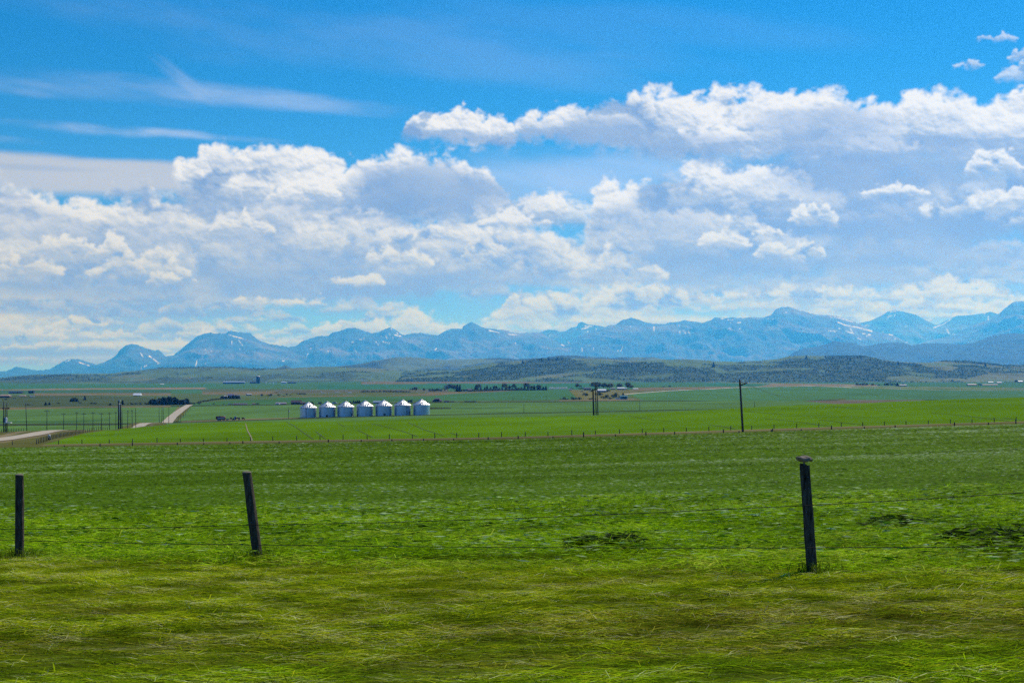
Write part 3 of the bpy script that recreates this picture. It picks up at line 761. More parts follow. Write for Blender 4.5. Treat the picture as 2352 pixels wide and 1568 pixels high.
def relief(name, sil, dc, db, yb, rows, scale, amp, seed, colour, m_, back=0.35, jag=0.0, cres=1.0, power=1.25, x0=-420, x1=1444, roll=0.0):
    """a range of hills whose skyline follows sil (column, row) at distance dc and whose foot lies at distance db"""
    sil = sorted(sil)
    px = np.concatenate([np.linspace(x0, -12, 60), np.arange(-10, 1034, cres), np.linspace(1036, x1, 60)])
    ys = np.interp(px, [s[0] for s in sil], [s[1] for s in sil])
    ys = ys + jag * (fbm(px / 6.0, px * 0, seed, 5, 0.7) + 0.5 * np.abs(fbm(px / 1.7, px * 0 + 3, seed, 2)) )
    t = np.linspace(0, 1, rows) ** 0.9
    T, PXg = np.meshgrid(t, px, indexing='ij')
    dd = db + (dc - db) * T
    X_ = (PXg - 512) / F * dd
    zc = CZ - (ys - YH) / F * dc
    # the skyline's small teeth belong to the crest only: lower down the slope follows a smoothed skyline
    yi = np.interp(np.arange(x0, x1 + 1), px, ys)
    def soft(sg, worst=0):
        k_ = np.exp(-0.5 * (np.arange(-3 * sg, 3 * sg + 1) / sg) ** 2); k_ /= k_.sum()
        q_ = yi
        if worst: q_ = np.max(np.stack([np.roll(yi, i_) for i_ in range(-worst, worst + 1)]), 0)
        q_ = np.convolve(np.pad(q_, 3 * sg, mode='edge'), k_, 'valid')
        return np.interp(px, np.arange(x0, x1 + 1), q_)
    lv = np.stack([soft(40), soft(14), soft(5), ys]); lt = np.array([0.35, 0.70, 0.93, 1.0])
    i_ = np.clip(np.searchsorted(lt, t) - 1, 0, 2); f_ = np.clip((t - lt[i_]) / (lt[i_ + 1] - lt[i_]), 0, 1)[:, None]
    ysT = lv[i_] * (1 - f_) + lv[i_ + 1] * f_
    zcT = CZ - (ysT - YH) / F * dc
    ylim = soft(4, 5)
    zb = CZ - (np.interp(px, [s[0] for s in yb], [s[1] for s in yb]) - YH) / F * db
    sw = fbm(X_ / (scale * 2.2), dd / (scale * 3.0), seed + 2, 4) * scale * 0.8
    ca_, sa_ = math.cos(.5), math.sin(.5)
    xr, dr = X_ * ca_ + dd * sa_, dd * ca_ - X_ * sa_
    n1 = 1 - 2 * np.abs(fbm((xr + sw) / scale, (dr + sw) / (scale * 1.7), seed + 1, 6, 0.52)) * 1.6
    n2 = fbm((X_ - sw) / (scale * 0.35), dd / (scale * 0.5), seed + 5, 6, 0.58)
    w_ = np.sin(np.pi * np.clip(T, 0, 1)) ** 0.8
    H = np.maximum(zcT - zb[None], 5.0)
    Zg = zb[None] + H * T ** power + H * amp * w_ * ((n1 - 0.55) * 1.0 + n2 * 0.6)
    if roll: Zg += H * roll * w_ * fbm(X_ / (scale * 3), dd / (scale * 2), seed + 8, 3)
    lim = CZ - (np.maximum(ylim[None] * np.clip((1 - T) * 8, 0, 1) + ys[None] * (1 - np.clip((1 - T) * 8, 0, 1)), ys[None]) + 0.2 + 3.0 * (1 - T) - YH) / F * dd
    Zg = np.where(T < 0.999, np.minimum(Zg, lim), zc[None])
    # far side
    nb = 6; Tb = np.linspace(0, 1, nb + 1)[1:]
    db2 = dc * (1 + back * Tb)
    Xb = (px[None] - 512) / F * db2[:, None]
    Zb_ = zc[None] * (1 - Tb[:, None]) + (-60) * Tb[:, None]
    XA, DA, ZA = np.concatenate([X_, Xb]), np.concatenate([dd, np.repeat(db2[:, None], len(px), 1)]), np.concatenate([Zg, Zb_])
    PA = np.concatenate([PXg, np.repeat(px[None], nb, 0)]); YA = YH - (ZA - CZ) / DA * F
    TA = np.concatenate([T, 1 + np.repeat(Tb[:, None], len(px), 1)])
    cols = colour(PA, YA, TA, XA, DA, ZA)
    R_, C_ = XA.shape
    ii_ = np.arange(R_ - 1)[:, None] * C_ + np.arange(C_ - 1)[None]
    FQ_ = np.stack([ii_, ii_ + 1, ii_ + 1 + C_, ii_ + C_], -1).reshape(-1, 4)
    o = fastmesh(name, np.stack([XA, DA, ZA], -1).reshape(-1, 3), FQ_, m_, smooth=True, cols=cols.reshape(-1, 3))
    tag(o, kind='structure')
    return dict(px=px, ys=ys, dc=dc, db=db, XA=XA, DA=DA, ZA=ZA, PA=PA, YA=YA, TA=TA, rows=rows)


def land_mat(name, scale, var=0.25):
    return mat(name, None, 0.95, var=var, scale=scale, spec=0.05, attr=True, detail=6.0)


M_ROCK, M_HILL, M_FARHILL = land_mat('rock_and_scree', 0.004, 0.3), land_mat('hill_grass', 0.03, 0.3), land_mat('wooded_hill', 0.02, 0.35)
SNOW = {'m1': [(1240, 480, 1262, 512, 7), (1315, 505, 1340, 520, 6), (1350, 530, 1395, 560, 6), (1385, 575, 1415, 560, 4), (1245, 590, 1245, 625, 4), (1272, 599, 1292, 588, 7), (1735, 545, 1728, 598, 5), (1808, 575, 1822, 560, 4),
               (2010, 312, 2060, 330, 5), (2060, 330, 2145, 352, 6), (2045, 375, 2045, 412, 4), (2100, 360, 2140, 410, 4), (690, 558, 790, 590, 4), (580, 555, 620, 540, 4), (1870, 302, 1920, 303, 4), (1810, 435, 1812, 448, 4), (2112, 440, 2118, 448, 4), (1862, 460, 1866, 462, 4)],
        'm2': [(465, 520, 480, 485, 5), (1080, 378, 1105, 408, 4), (1145, 375, 1210, 398, 7), (1165, 310, 1180, 355, 4), (1195, 305, 1210, 330, 4), (1225, 330, 1235, 350, 4), (1245, 318, 1300, 330, 5), (1265, 300, 1280, 312, 5), (1120, 327, 1135, 332, 4),
               (885, 438, 912, 470, 5), (930, 360, 955, 360, 4), (868, 382, 880, 382, 6), (500, 438, 512, 438, 6), (590, 455, 605, 455, 5), (255, 545, 270, 548, 6), (1515, 455, 1525, 468, 4), (1548, 462, 1555, 462, 4), (1605, 455, 1615, 435, 4), (2080, 278, 2165, 297, 7), (2250, 314, 2330, 318, 4),
               (1215, 265, 1222, 272, 4), (975, 345, 977, 352, 5), (2312, 385, 2314, 392, 4), (658, 460, 662, 470, 4)],
        'm3': [(655, 268, 720, 252, 8), (612, 262, 622, 268, 6), (690, 240, 765, 241, 4), (790, 265, 790, 282, 5), (715, 285, 716, 296, 4), (540, 375, 550, 390, 5), (485, 405, 510, 415, 5), (370, 324, 385, 326, 5), (78, 385, 80, 392, 5), (125, 391, 140, 390, 4), (662, 425, 666, 460, 5),
               (765, 432, 765, 445, 5), (1020, 425, 1008, 462, 5), (978, 460, 982, 460, 5), (1436, 490, 1442, 482, 6), (1519, 230, 1522, 247, 6), (1525, 288, 1530, 306, 6), (1558, 280, 1580, 306, 5), (1597, 275, 1622, 320, 5), (1299, 245, 1299, 290, 5), (1950, 184, 1995, 186, 5), (1958, 258, 1978, 265, 8),
               (2035, 210, 2065, 210, 5), (1972, 212, 1980, 212, 7), (2055, 265, 2065, 265, 6), (1890, 177, 1915, 178, 4), (1728, 438, 1735, 438, 5), (1090, 242, 1095, 246, 4), (1452, 455, 1456, 455, 4)],
        'm4': [(710, 300, 770, 325, 7), (770, 325, 880, 345, 9), (880, 345, 1010, 380, 8), (820, 355, 840, 390, 8), (780, 380, 850, 400, 7), (930, 400, 1000, 412, 9), (955, 432, 970, 420, 7), (890, 442, 915, 455, 6), (680, 252, 840, 297, 5), (640, 247, 655, 257, 5), (718, 352, 730, 362, 6), (1135, 285, 1165, 247, 5),
               (1150, 252, 1190, 242, 4), (1215, 232, 1208, 252, 5), (1170, 214, 1240, 200, 4), (950, 332, 985, 332, 8), (1100, 383, 1110, 385, 6), (1165, 408, 1195, 412, 6), (1555, 350, 1640, 318, 9), (1640, 318, 1715, 270, 6), (1670, 362, 1690, 397, 9), (1720, 405, 1745, 410, 7), (2038, 250, 2038, 278, 11),
               (620, 375, 700, 385, 4), (90, 271, 97, 271, 6), (130, 273, 140, 273, 4), (1212, 447, 1216, 447, 6), (1300, 336, 1315, 338, 5), (1310, 476, 1325, 478, 5), (250, 214, 260, 216, 5), (2000, 232, 2010, 226, 5)]}


def mountain_col(PA, YA, TA, XA, DA, ZA):
    st = fbm(XA / 1800, (ZA + .22 * XA) / 260.0, 44, 5)                               # tilted rock bands
    lo = sst(YA, 352, 372)
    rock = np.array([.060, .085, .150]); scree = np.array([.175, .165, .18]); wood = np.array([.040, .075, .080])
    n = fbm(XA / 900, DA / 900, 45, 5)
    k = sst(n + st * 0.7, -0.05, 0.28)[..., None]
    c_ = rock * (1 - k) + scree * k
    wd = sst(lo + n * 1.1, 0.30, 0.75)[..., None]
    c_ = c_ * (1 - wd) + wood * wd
    sn = np.zeros(PA.shape)
    jit = fbm(PA / 1.6, YA / 1.3, 46, 3) * 1.3
    for p, L in SNOW.items():
        for x1, y1, x2, y2, w in L:
            (ax, ay), (bx, by) = Q(p, x1, y1), Q(p, x2, y2)
            vx, vy = bx - ax, by - ay
            m_ = (np.abs(PA - (ax + bx) / 2) < abs(vx) / 2 + 4) & (TA < 1.02)
            if not m_.any(): continue
            t = np.clip(((PA[m_] - ax) * vx + (YA[m_] - ay) * vy) / (vx * vx + vy * vy + 1e-6), 0, 1)
            dd_ = np.hypot(PA[m_] - ax - t * vx, YA[m_] - ay - t * vy)
            r_ = w / 2.352 / 3.75 * 0.45 + 0.10
            sn[m_] = np.maximum(sn[m_], sst(r_ + jit[m_] * 0.7 - dd_, -0.15, 0.25))
    sn = sn[..., None]
    return c_ * (1 - sn) + np.array([.86, .86, .86]) * sn


S1 = seg_px('m1', [(0, 640), (60, 635), (140, 598), (210, 605), (330, 630), (440, 618), (560, 545), (600, 532), (690, 530), (760, 550), (850, 578), (960, 540), (1020, 500), (1070, 440), (1110, 405), (1150, 398), (1220, 405), (1290, 440), (1330, 445), (1370, 458), (1395, 448), (1430, 475),
                   (1455, 505), (1530, 495), (1600, 440), (1660, 395), (1730, 335), (1790, 308), (1890, 295), (1960, 305), (2000, 300), (2010, 285), (2040, 280), (2080, 290), (2120, 295), (2210, 298), (2240, 330)])
S2 = seg_px('m2', [(0, 330), (60, 370), (150, 400), (250, 410), (310, 428), (380, 410), (440, 365), (500, 350), (580, 330), (660, 325), (700, 292), (760, 285), (830, 255), (900, 258), (980, 280), (1040, 300), (1110, 295), (1160, 262), (1200, 252), (1240, 268), (1300, 300), (1330, 320), (1400, 300),
                   (1480, 295), (1530, 308), (1630, 322), (1680, 290), (1750, 260), (1840, 260), (1850, 238), (1890, 215), (1920, 202), (1960, 218), (2020, 250), (2080, 265), (2180, 268)])
S3 = seg_px('m3', [(0, 280), (90, 300), (180, 298), (260, 292), (310, 305), (400, 345), (490, 405), (560, 388), (640, 320), (740, 285), (860, 252), (900, 230), (960, 232), (1030, 180), (1060, 178), (1100, 166), (1160, 180), (1200, 200), (1280, 215), (1400, 225), (1440, 205), (1520, 200), (1570, 188), (1720, 210), (1800, 190),
                   (1835, 162), (1900, 165), (2080, 168), (2200, 162), (2260, 165), (2300, 150)])
S4 = seg_px('m4', [(120, 238), (170, 180), (220, 165), (265, 158), (310, 178), (380, 195), (500, 230), (560, 236), (640, 238), (760, 262), (850, 290), (910, 315), (1020, 378), (1180, 408), (1300, 470), (1400, 498), (1480, 470), (1620, 440), (1740, 410), (1850, 345), (2020, 285), (2130, 228), (2180, 180), (2260, 120), (2300, 115), (2352, 112), (2600, 130), (3000, 260)])
MAIN = [(-420, 366), (-200, 360), (-60, 369)] + S1 + S2 + S3 + S4 + [(1444, 345)]
FARR = [(-420, 372), (0, 374), (300, 372)] + seg_px('m3', [(0, 420), (200, 330), (310, 290), (370, 272), (430, 275), (470, 292), (520, 285), (570, 255), (620, 245), (630, 215), (665, 203), (720, 225), (800, 235), (860, 245), (1000, 330)]) + \
    seg_px('m4', [(600, 420), (800, 330), (910, 305), (990, 290), (1080, 250), (1150, 205), (1210, 192), (1280, 205), (1410, 238), (1480, 280), (1570, 322), (1600, 318), (1700, 268), (1760, 243), (1900, 235), (2060, 210), (2130, 228), (2300, 260), (2600, 330)]) + [(1444, 360)]
FOOT = [(-420, 380), (1444, 380)]
rg_far = relief('mountains', FARR, 46000, 41000, FOOT, 60, 2200, 0.2, 301, mountain_col, M_ROCK, jag=0.9, cres=0.7)
rg_main = relief('mountains', MAIN, 38000, 30500, FOOT, 110, 2300, 0.34, 311, mountain_col, M_ROCK, jag=2.0, cres=0.6, back=0.06)


def wooded(tone, grass, thr, sc, seed, seam=0.0):
    def f(PA, YA, TA, XA, DA, ZA):
        n = fbm(XA / sc, DA / (sc * 1.5), seed, 6, 0.58)
        k = sst(n, thr - 0.06, thr + 0.06)[..., None]
        g = np.array(grass)[None, None] * (1 + 0.5 * fbm(XA / (sc * .8), DA / (sc * 2), seed + 3, 4))[..., None]
        w_ = np.array(tone)[None, None] * (1 + 0.7 * fbm(XA / 40, DA / 60, seed + 4, 3))[..., None]
        return g * (1 - k) + w_ * k
    return f


# dark blue forested foothills on the right, and the wooded ridges in the gaps
DB = [(-420, 384), (700, 384)] + seg_px('m4', [(150, 650), (270, 605), (330, 560), (400, 530), (480, 522), (560, 505), (620, 490), (680, 465), (760, 480), (850, 485), (930, 510), (1000, 505), (1080, 485), (1200, 480), (1280, 482), (1360, 505), (1460, 490), (1640, 485), (1800, 495), (1880, 490), (1960, 460), (2080, 415), (2200, 400), (2280, 395), (2352, 405), (2600, 400)]) + [(1444, 345)]
rg_db = relief('foothills', DB, 21000, 16500, [(-420, 384), (1444, 381)], 50, 1200, 0.28, 321, wooded((.040, .065, .050), (.085, .12, .07), -0.25, 500, 71), M_FARHILL, jag=0.9, cres=0.8)
CR = [(-420, 386), (150, 386)] + seg_px('m2', [(150, 640), (180, 616), (240, 602), (285, 585), (310, 595), (350, 620), (420, 640), (700, 600), (960, 570), (1050, 548), (1170, 530), (1260, 515), (1390, 512), (1520, 525), (1680, 540), (1900, 532), (2060, 524), (2200, 520), (2352, 528)]) + \
    seg_px('m3', [(100, 535), (340, 520), (450, 500), (600, 500), (750, 512), (870, 515), (930, 525), (1000, 515), (1300, 515), (1370, 530), (1500, 545)]) + [(800, 384), (1444, 386)]
rg_cr = relief('foothills', CR, 12500, 9800, [(-420, 386), (1444, 386)], 50, 700, 0.25, 331, wooded((.034, .062, .040), (.105, .150, .065), 0.02, 420, 73), M_FARHILL, jag=0.8, cres=0.8)

# grassy hills on the left, scrub-covered hills on the right
HL = seg_px('m1', [(-900, 700), (0, 697), (200, 675), (360, 665), (500, 668), (650, 660), (1000, 658), (1060, 645), (1200, 635), (1400, 610), (1500, 605), (1700, 602), (1850, 598), (2000, 600), (2150, 608)]) + \
    seg_px('m2', [(0, 615), (170, 618), (400, 607), (600, 598), (900, 600), (1200, 620), (1350, 632), (1500, 640)]) + [(620, 376), (700, 386), (1444, 386)]
HL.append((-420, 372))
HR = [(-420, 388), (380, 386)] + seg_px('m2', [(1100, 650), (1350, 632), (1800, 630), (1900, 600), (2060, 572), (2200, 562)]) + seg_px('m3', [(0, 560), (150, 545), (300, 530), (500, 520), (700, 528), (900, 532), (1050, 545), (1300, 540), (1570, 532), (1720, 540), (1900, 552), (2050, 555), (2150, 548)]) + \
    seg_px('m4', [(0, 640), (180, 625), (280, 600), (430, 595), (700, 600), (920, 597), (1000, 605), (1100, 630), (1240, 650), (1420, 657), (1530, 655), (1600, 643), (1820, 640), (1980, 655), (2100, 668), (2150, 680), (2352, 675), (2800, 665)]) + [(1444, 360)]
YBL = [(-420, 386.5), (0, 386), (330, 384), (430, 384), (1444, 386)]
YBR = [(-420, 387), (430, 384.3), (597, 384.5), (768, 385), (1024, 385.3), (1444, 386)]
CLEAR = [('m3', [(120, 700), (600, 648), (900, 632), (920, 645), (700, 665), (350, 700), (100, 740)]), ('m4', [(1420, 670), (1640, 675), (1780, 700), (1700, 735), (1500, 700)]), ('m4', [(1850, 800), (2000, 760), (2500, 745), (2500, 810), (1800, 850)]),
         ('m3', [(1000, 690), (1500, 660), (1400, 700), (1000, 710)]), ('m2', [(1300, 655), (1700, 632), (1760, 640), (1500, 660)]), ('m4', [(0, 705), (520, 708), (500, 720), (0, 735)])]


def scrub(base_thr):
    def f(PA, YA, TA, XA, DA, ZA):
        n = fbm(XA / 190, DA / 420, 81, 6, 0.6)
        big = fbm(XA / 900, DA / 1500, 82, 4)
        k = sst(n + big * 0.8, base_thr - 0.05, base_thr + 0.05)
        for p, poly in CLEAR: k = np.where(inpoly(PA, YA, QL(p, poly)), 0.0, k)
        k = k[..., None]
        g = np.array([.090, .150, .060])[None, None] * (1 + 0.55 * fbm(XA / 220, DA / 500, 83, 4))[..., None]
        dry = sst(fbm(XA / 400, DA / 700, 84, 4), 0.02, 0.2)[..., None]
        g = g * (1 - 0.45 * dry) + np.array([.17, .15, .085]) * 0.45 * dry
        w_ = np.array([.054, .094, .050])[None, None] * (1 + 0.9 * fbm(XA / 25, DA / 45, 85, 4))[..., None]
        return g * (1 - k) + w_ * k
    return f


rg_hl = relief('hills', HL, 8600, 5600, YBL, 90, 330, 0.22, 341, scrub(0.06), M_HILL, jag=0.25, cres=1.0, power=1.0, roll=0.25)
rg_hr = relief('hills', HR, 7200, 5000, YBR, 110, 300, 0.22, 351, scrub(-0.03), M_HILL, jag=0.35, cres=0.9, power=1.0, roll=0.3)


# ---- woods on the hills: small crowns standing on the slopes, one mass per hillside
def crowns(name, rg, n, hmin, hmax, thr, seed, m_, label, sc=(190, 420), conif=0.15, big=(900, 1500), pmin=-200):
    rs_ = np.random.RandomState(seed)
    R_, C_ = rg['rows'], rg['PA'].shape[1]
    ok = np.nonzero((rg['px'] > -120) & (rg['px'] < 1144))[0]
    i = (rs_.rand(n * 4) ** 0.8 * (R_ - 1.01)); j = ok[0] + rs_.rand(n * 4) * (ok[-1] - ok[0] - 1)
    i0, j0 = i.astype(int), j.astype(int); fi, fj = i - i0, j - j0
    def pick(A): return (A[i0, j0] * (1 - fi) + A[i0 + 1, j0] * fi) * (1 - fj) + (A[i0, j0 + 1] * (1 - fi) + A[i0 + 1, j0 + 1] * fi) * fj
    x, y, z, pxx, yy = (pick(rg[k]) for k in ('XA', 'DA', 'ZA', 'PA', 'YA'))
    k = fbm(x / sc[0], y / sc[1], 81, 6, 0.6) + fbm(x / big[0], y / big[1], 82, 4) * 0.8 > thr
    for p, poly in CLEAR: k &= ~inpoly(pxx, yy, QL(p, poly))
    k &= (z > -60) & (yy < 383.6) & (pxx > pmin)
    x, y, z = x[k][:n], y[k][:n], z[k][:n]; n = len(x)
    h = hmin + (hmax - hmin) * rs_.rand(n) ** 2
    con = rs_.rand(n) < conif
    h = np.where(con, h * 1.5, h); w_ = np.where(con, h * 0.22, h * (0.45 + 0.25 * rs_.rand(n)))
    a = rs_.rand(n) * 6.28
    ring = np.array([[1, 0], [.1, .9], [-.9, .2], [-.2, -1.]])
    V_ = np.zeros((n, 9, 3)); ca, sa = np.cos(a), np.sin(a)
    for q in range(4):
        rx, ry = ring[q]
        jx = 0.75 + 0.5 * rs_.rand(n)
        V_[:, q] = np.stack([x + (rx * ca - ry * sa) * w_ * jx, y + (rx * sa + ry * ca) * w_ * jx, z + h * np.where(con, 0.12, 0.30 + 0.2 * rs_.rand(n))], 1)
        jx = 0.5 + 0.4 * rs_.rand(n)
        kk = np.where(con, 0.40, 1.0)
        V_[:, 4 + q] = np.stack([x + (rx * ca - ry * sa) * w_ * jx * kk, y + (rx * sa + ry * ca) * w_ * jx * kk, z + h * np.where(con, 0.6, 0.70 + 0.2 * rs_.rand(n))], 1)
    V_[:, 8] = np.stack([x + w_ * 0.2 * rs_.randn(n), y, z + h], 1)
    fs = []
    for q in range(4):
        q2 = (q + 1) % 4
        fs += [(q, q2, 4 + q2), (q, 4 + q2, 4 + q), (4 + q, 4 + q2, 8)]
    F_ = (np.array(fs)[None] + 9 * np.arange(n)[:, None, None]).reshape(-1, 3)
    cl = (1 + 1.6 * fbm(x / 60, y / 120, 87, 3))[:, None]
    tone = cl * np.where(con[:, None], np.array([[.040, .072, .042]]), np.array([[.090, .150, .075]])) * (0.6 + 0.8 * rs_.rand(n))[:, None]
    cols = np.repeat(tone[:, None], 9, 1).reshape(-1, 3)
    return tag(fastmesh(name, V_.reshape(-1, 3), F_, m_, cols=cols), label, 'woodland', kind='stuff')


M_WOOD = mat('scrub_leaves', None, 0.9, var=0.25, scale=0.2, spec=0.0, attr=True, transl=0.3)
crowns('woodland', rg_hl, 5000, 3, 8, 0.09, 1, M_WOOD, 'scattered dark scrub woods in patches on the grassy hill slopes', conif=0.05)
crowns('woodland', rg_hr, 30000, 2.0, 6.0, -0.01, 2, M_WOOD, 'dense aspen scrub and small woods covering the nearer rounded hills', conif=0.03, pmin=395)
# ================================================================== things on the plain
M_WOODP = mat('weathered_pole_wood', (.055, .048, .042), 0.9, var=0.35, scale=6, stretch=(4, 4, .4), bump=0.3)
M_POST = mat('grey_black_post_wood', (.085, .072, .058), 1.0, var=0.95, scale=9, stretch=(5, 5, .8), bump=0.8, spec=0.0)
M_CUT = mat('sunlit_cut_wood', (.20, .16, .12), 0.9, var=0.4, scale=20)  # paler than the post wood: sunlight on the cut tops is in the colour
M_WIRE = mat('rusty_wire', (.020, .018, .018), 0.7, metal=0.3)
M_INS = mat('glazed_insulator', (.30, .32, .33), 0.2, spec=0.6)
M_ALU = mat('pale_painted_metal', (.62, .63, .64), 0.4, var=0.05)
M_GALV = mat('galvanised_sheet', (.56, .60, .66), 0.33, metal=0.75, var=0.18, scale=0.8, stretch=(1, 1, 2.5))
M_GALVR = mat('galvanised_roof_sheet', (.62, .63, .65), 0.45, metal=0.5, var=0.08, scale=1.5)
M_DARKM = mat('dark_steel', (.04, .04, .045), 0.5, metal=0.4)
M_TYRE = mat('rubber_tyre', (.018, .018, .018), 0.85)
M_RED = mat('faded_red_paint', (.17, .022, .022), 0.4, var=0.25)
M_GLASS = mat('window_glass', (.03, .04, .05), 0.1, spec=0.7)
_mc = {}


def paint(c, rough=0.7):
    k = tuple(c) + (rough,)
    if k not in _mc: _mc[k] = mat('painted_board' if rough > 0.6 else 'sheet_roof', c, rough, var=0.12, scale=1.5)
    return _mc[k]


def at(p, x, y, d0, d1):
    px, py = Q(p, x, y)
    return px, dist(px, py, d0, d1)


def sz(z, d): return z / 13.78 * d / F


# ---- utility poles
def pole_obj(px, d, h, label, cross=0, group=None, lean=0.0, r=0.16, box=False, name='utility_pole'):
    g = G(px, d, -0.2)
    t = thing(name, label, 'utility pole', g, 0, group)
    t.rotation_euler = (0, R(lean), random.uniform(-.25, .25))
    MB().tube([(0, 0, 0), (0, 0, h * .5), (0, 0, h + .2)], [r, r * .85, r * .66], 10).obj('pole', M_WOODP, t, True)
    if cross:
        MB().box(-cross, cross, -.22, -.10, h - .55, h - .40).obj('crossarm', M_WOODP, t)
        for s in (-.9, -.45, .45, .9):
            MB().lathe([(0.0, h - .40), (.06, h - .40), (.07, h - .30), (.04, h - .22), (.05, h - .16), (0, h - .14)], 8, s * cross, -.16).obj('insulator', M_INS, t, True)
    else:
        MB().lathe([(0.0, h + .2), (.05, h + .2), (.07, h + .28), (.045, h + .36), (0, h + .42)], 8).obj('insulator', M_INS, t, True)
    if box:
        MB().lathe([(0, h - 2.4), (.25, h - 2.4), (.27, h - 2.2), (.27, h - 1.5), (.2, h - 1.4), (0, h - 1.38)], 12, .42, 0).obj('transformer', M_ALU, t, True)
    return t


def auto_d(px, ytop, h, d0=560, d1=2600):
    ds = np.geomspace(d0, d1, 500)
    zt = CZ - (ytop - YH) / F * ds
    return float(ds[np.argmin(np.abs(zt - gz((px - 512) / F * ds, ds) - h))])


random.seed(5)
LINE = 'crossarm poles in the line over the green valley field'
for zx, top, h, cr, lab, hd in [
    (370, 545, 11.5, 0, 'tall bare pole behind the road bank, leaning slightly, right of the pole cluster', 560),
    (645, 680, 9.5, 1.1, 'nearest and tallest crossarm pole behind the gravel road bank', 0),
    (875, 772, 9.0, 1.2, 'crossarm pole with long arm just right of the nearest crossarm pole', 0),
    (1055, 755, 9.5, .8, 'dark short-armed pole between two paler crossarm poles in the valley field', 0),
    (1155, 835, 9.0, 1.1, 'low distant crossarm pole close right of a dark short-armed pole', 0),
    (1280, 765, 9.5, .9, 'dark crossarm pole above the end of the roadside fence', 0),
    (1400, 818, 9.0, 1.1, 'crossarm pole standing left of the double transformer poles', 0),
    (1510, 835, 9.0, .9, 'thin faint crossarm pole nearest left of the double transformer poles', 0),
    (1597, 842, 9.0, .6, 'faint pole touching the double transformer poles on their left', 0),
    (1685, 855, 9.0, 0, 'faint small pole just right of the double transformer poles', 0),
    (1758, 830, 9.0, .5, 'small pole beside the left bank of the second road hump', 0),
    (1823, 785, 9.0, .5, 'faint pole above the left edge of the second road hump', 0),
    (1872, 705, 9.5, 0, 'dark pole rising above the second road hump', 0),
    (2195, 715, 9.5, 0, 'dark pole in the gap between the road hump and the climbing road', 0),
    (2230, 712, 9.5, 0, 'left one of two thin poles beside the foot of the climbing road', 0),
    (2252, 712, 9.5, 0, 'right one of two thin poles beside the foot of the climbing road', 0),
    (2325, 705, 9.5, 0, 'pole standing on the left verge of the climbing road', 0)]:
    px, ty = Q('p1', zx, top)
    pole_obj(px, hd or auto_d(px, ty, h), h, lab, cr, LINE if cr else 'bare poles by the gravel road', random.uniform(-1.2, 1.2) if zx != 370 else -2.2)
for k, (zx, top, base) in enumerate([(250, 768, 842), (285, 740, 838), (322, 705, 790), (352, 680, 760), (385, 655, 725), (415, 622, 690)]):
    px, by = Q('p2', zx, base); d = dist(px, by, 800, 1500)
    pole_obj(px, d, sz(base - top, d), ['lowest pole of the row climbing along the right verge of the far road', 'second pole up from the foot of the row by the far road', 'third pole up in the row by the far road, halfway along the slope',
             'pole above the middle of the row by the far road', 'next to topmost pole in the row by the far road', 'topmost pole of the row by the far road, at the hedge line'][k], 0, 'poles on the right verge of the climbing road', random.uniform(-2, 2), .13)
# single poles in the valley
for p, zx, top, base, d0, d1, cr, lab in [
    ('p2', 1770, 655, 800, 740, 860, 0, 'pole carrying a small transformer, left of the steel grain bins'),
    ('p4', 1340, 600, 722, 740, 830, 0, 'bare thin pole on the hedge line right of the grain bins'),
    ('p5', 1100, 570, 692, 740, 830, 0, 'bare thin pole on the hedge line right of the four-legged pole structure'),
    ('p6', 658, 753, 832, 700, 900, 0, 'short thin pole behind the lime field, right of the big pole'),
    ('p4', 1190, 500, 556, 1400, 2300, 0, 'faint distant pole in the green field below the tree row'),
    ('p4', 1648, 490, 552, 1400, 2300, 0, 'faint distant pole left of the valley shrubs'),
    ('p3', 922, 390, 446, 2000, 3200, 0, 'very distant thin pole beside the white bale rows'),
    ('p1', 444, 350, 425, 2000, 3400, 0, 'thin mast above the dark boxy shed at the far left'),
    ('p1', 1397, 470, 540, 1500, 2600, 0, 'faint distant pole right of the spruce cluster')]:
    px, by = Q(p, zx, base); d = dist(px, by, d0, d1)
    pole_obj(px, d, sz(base - top, d), lab, cr, None, 0, .14 if d < 1000 else .18, box=(zx == 1770))

# big pole at the road, with its slanting crossarm and the cable that leaves it
px, d = Q('p6', 500)[0], 262.0
g = G(px, d, -.3)
H = (432.8 - 382.0) / F * d + .6
t = thing('utility_pole', 'big dark wooden pole with short slanted crossarm beside the lane, tallest in view', 'utility pole', g)
t.rotation_euler = (0, R(-3.3), 0)
MB().tube([(0, 0, 0), (0, 0, H * .5), (0, 0, H)], [.22, .20, .17], 12).obj('pole', M_WOODP, t, True)
MB().tube([(-.15, .1, H - 1.15), (1.15, -.8, H - .65)], .12, 8).obj('crossarm', M_WOODP, t)
MB().tube([(-.12, -.2, H - .95), (-.12, -.2, H + .1)], .10, 8).obj('top_pin', M_WOODP, t, True)
for s in (.35, 1.0): MB().lathe([(0, H - .72 + s * .25), (.08, H - .70 + s * .25), (.09, H - .5 + s * .25), (.04, H - .42 + s * .25), (0, H - .40 + s * .25)], 8, s, -s * .62).obj('insulator', M_INS, t, True)
a = g + Vector((-.2, -.6, H - .5)); b2 = G(Q('p6', 1500)[0], 900, 8.5)
pts = [a + (b2 - a) * s + Vector((0, 0, -14 * s * (1 - s))) for s in np.linspace(0, 1, 24)]
tag(MB().tube(pts, .035, 5).obj('power_cable', M_WIRE, None, True), 'thin cable sagging away to the right from the big slanted-arm pole', 'cable')

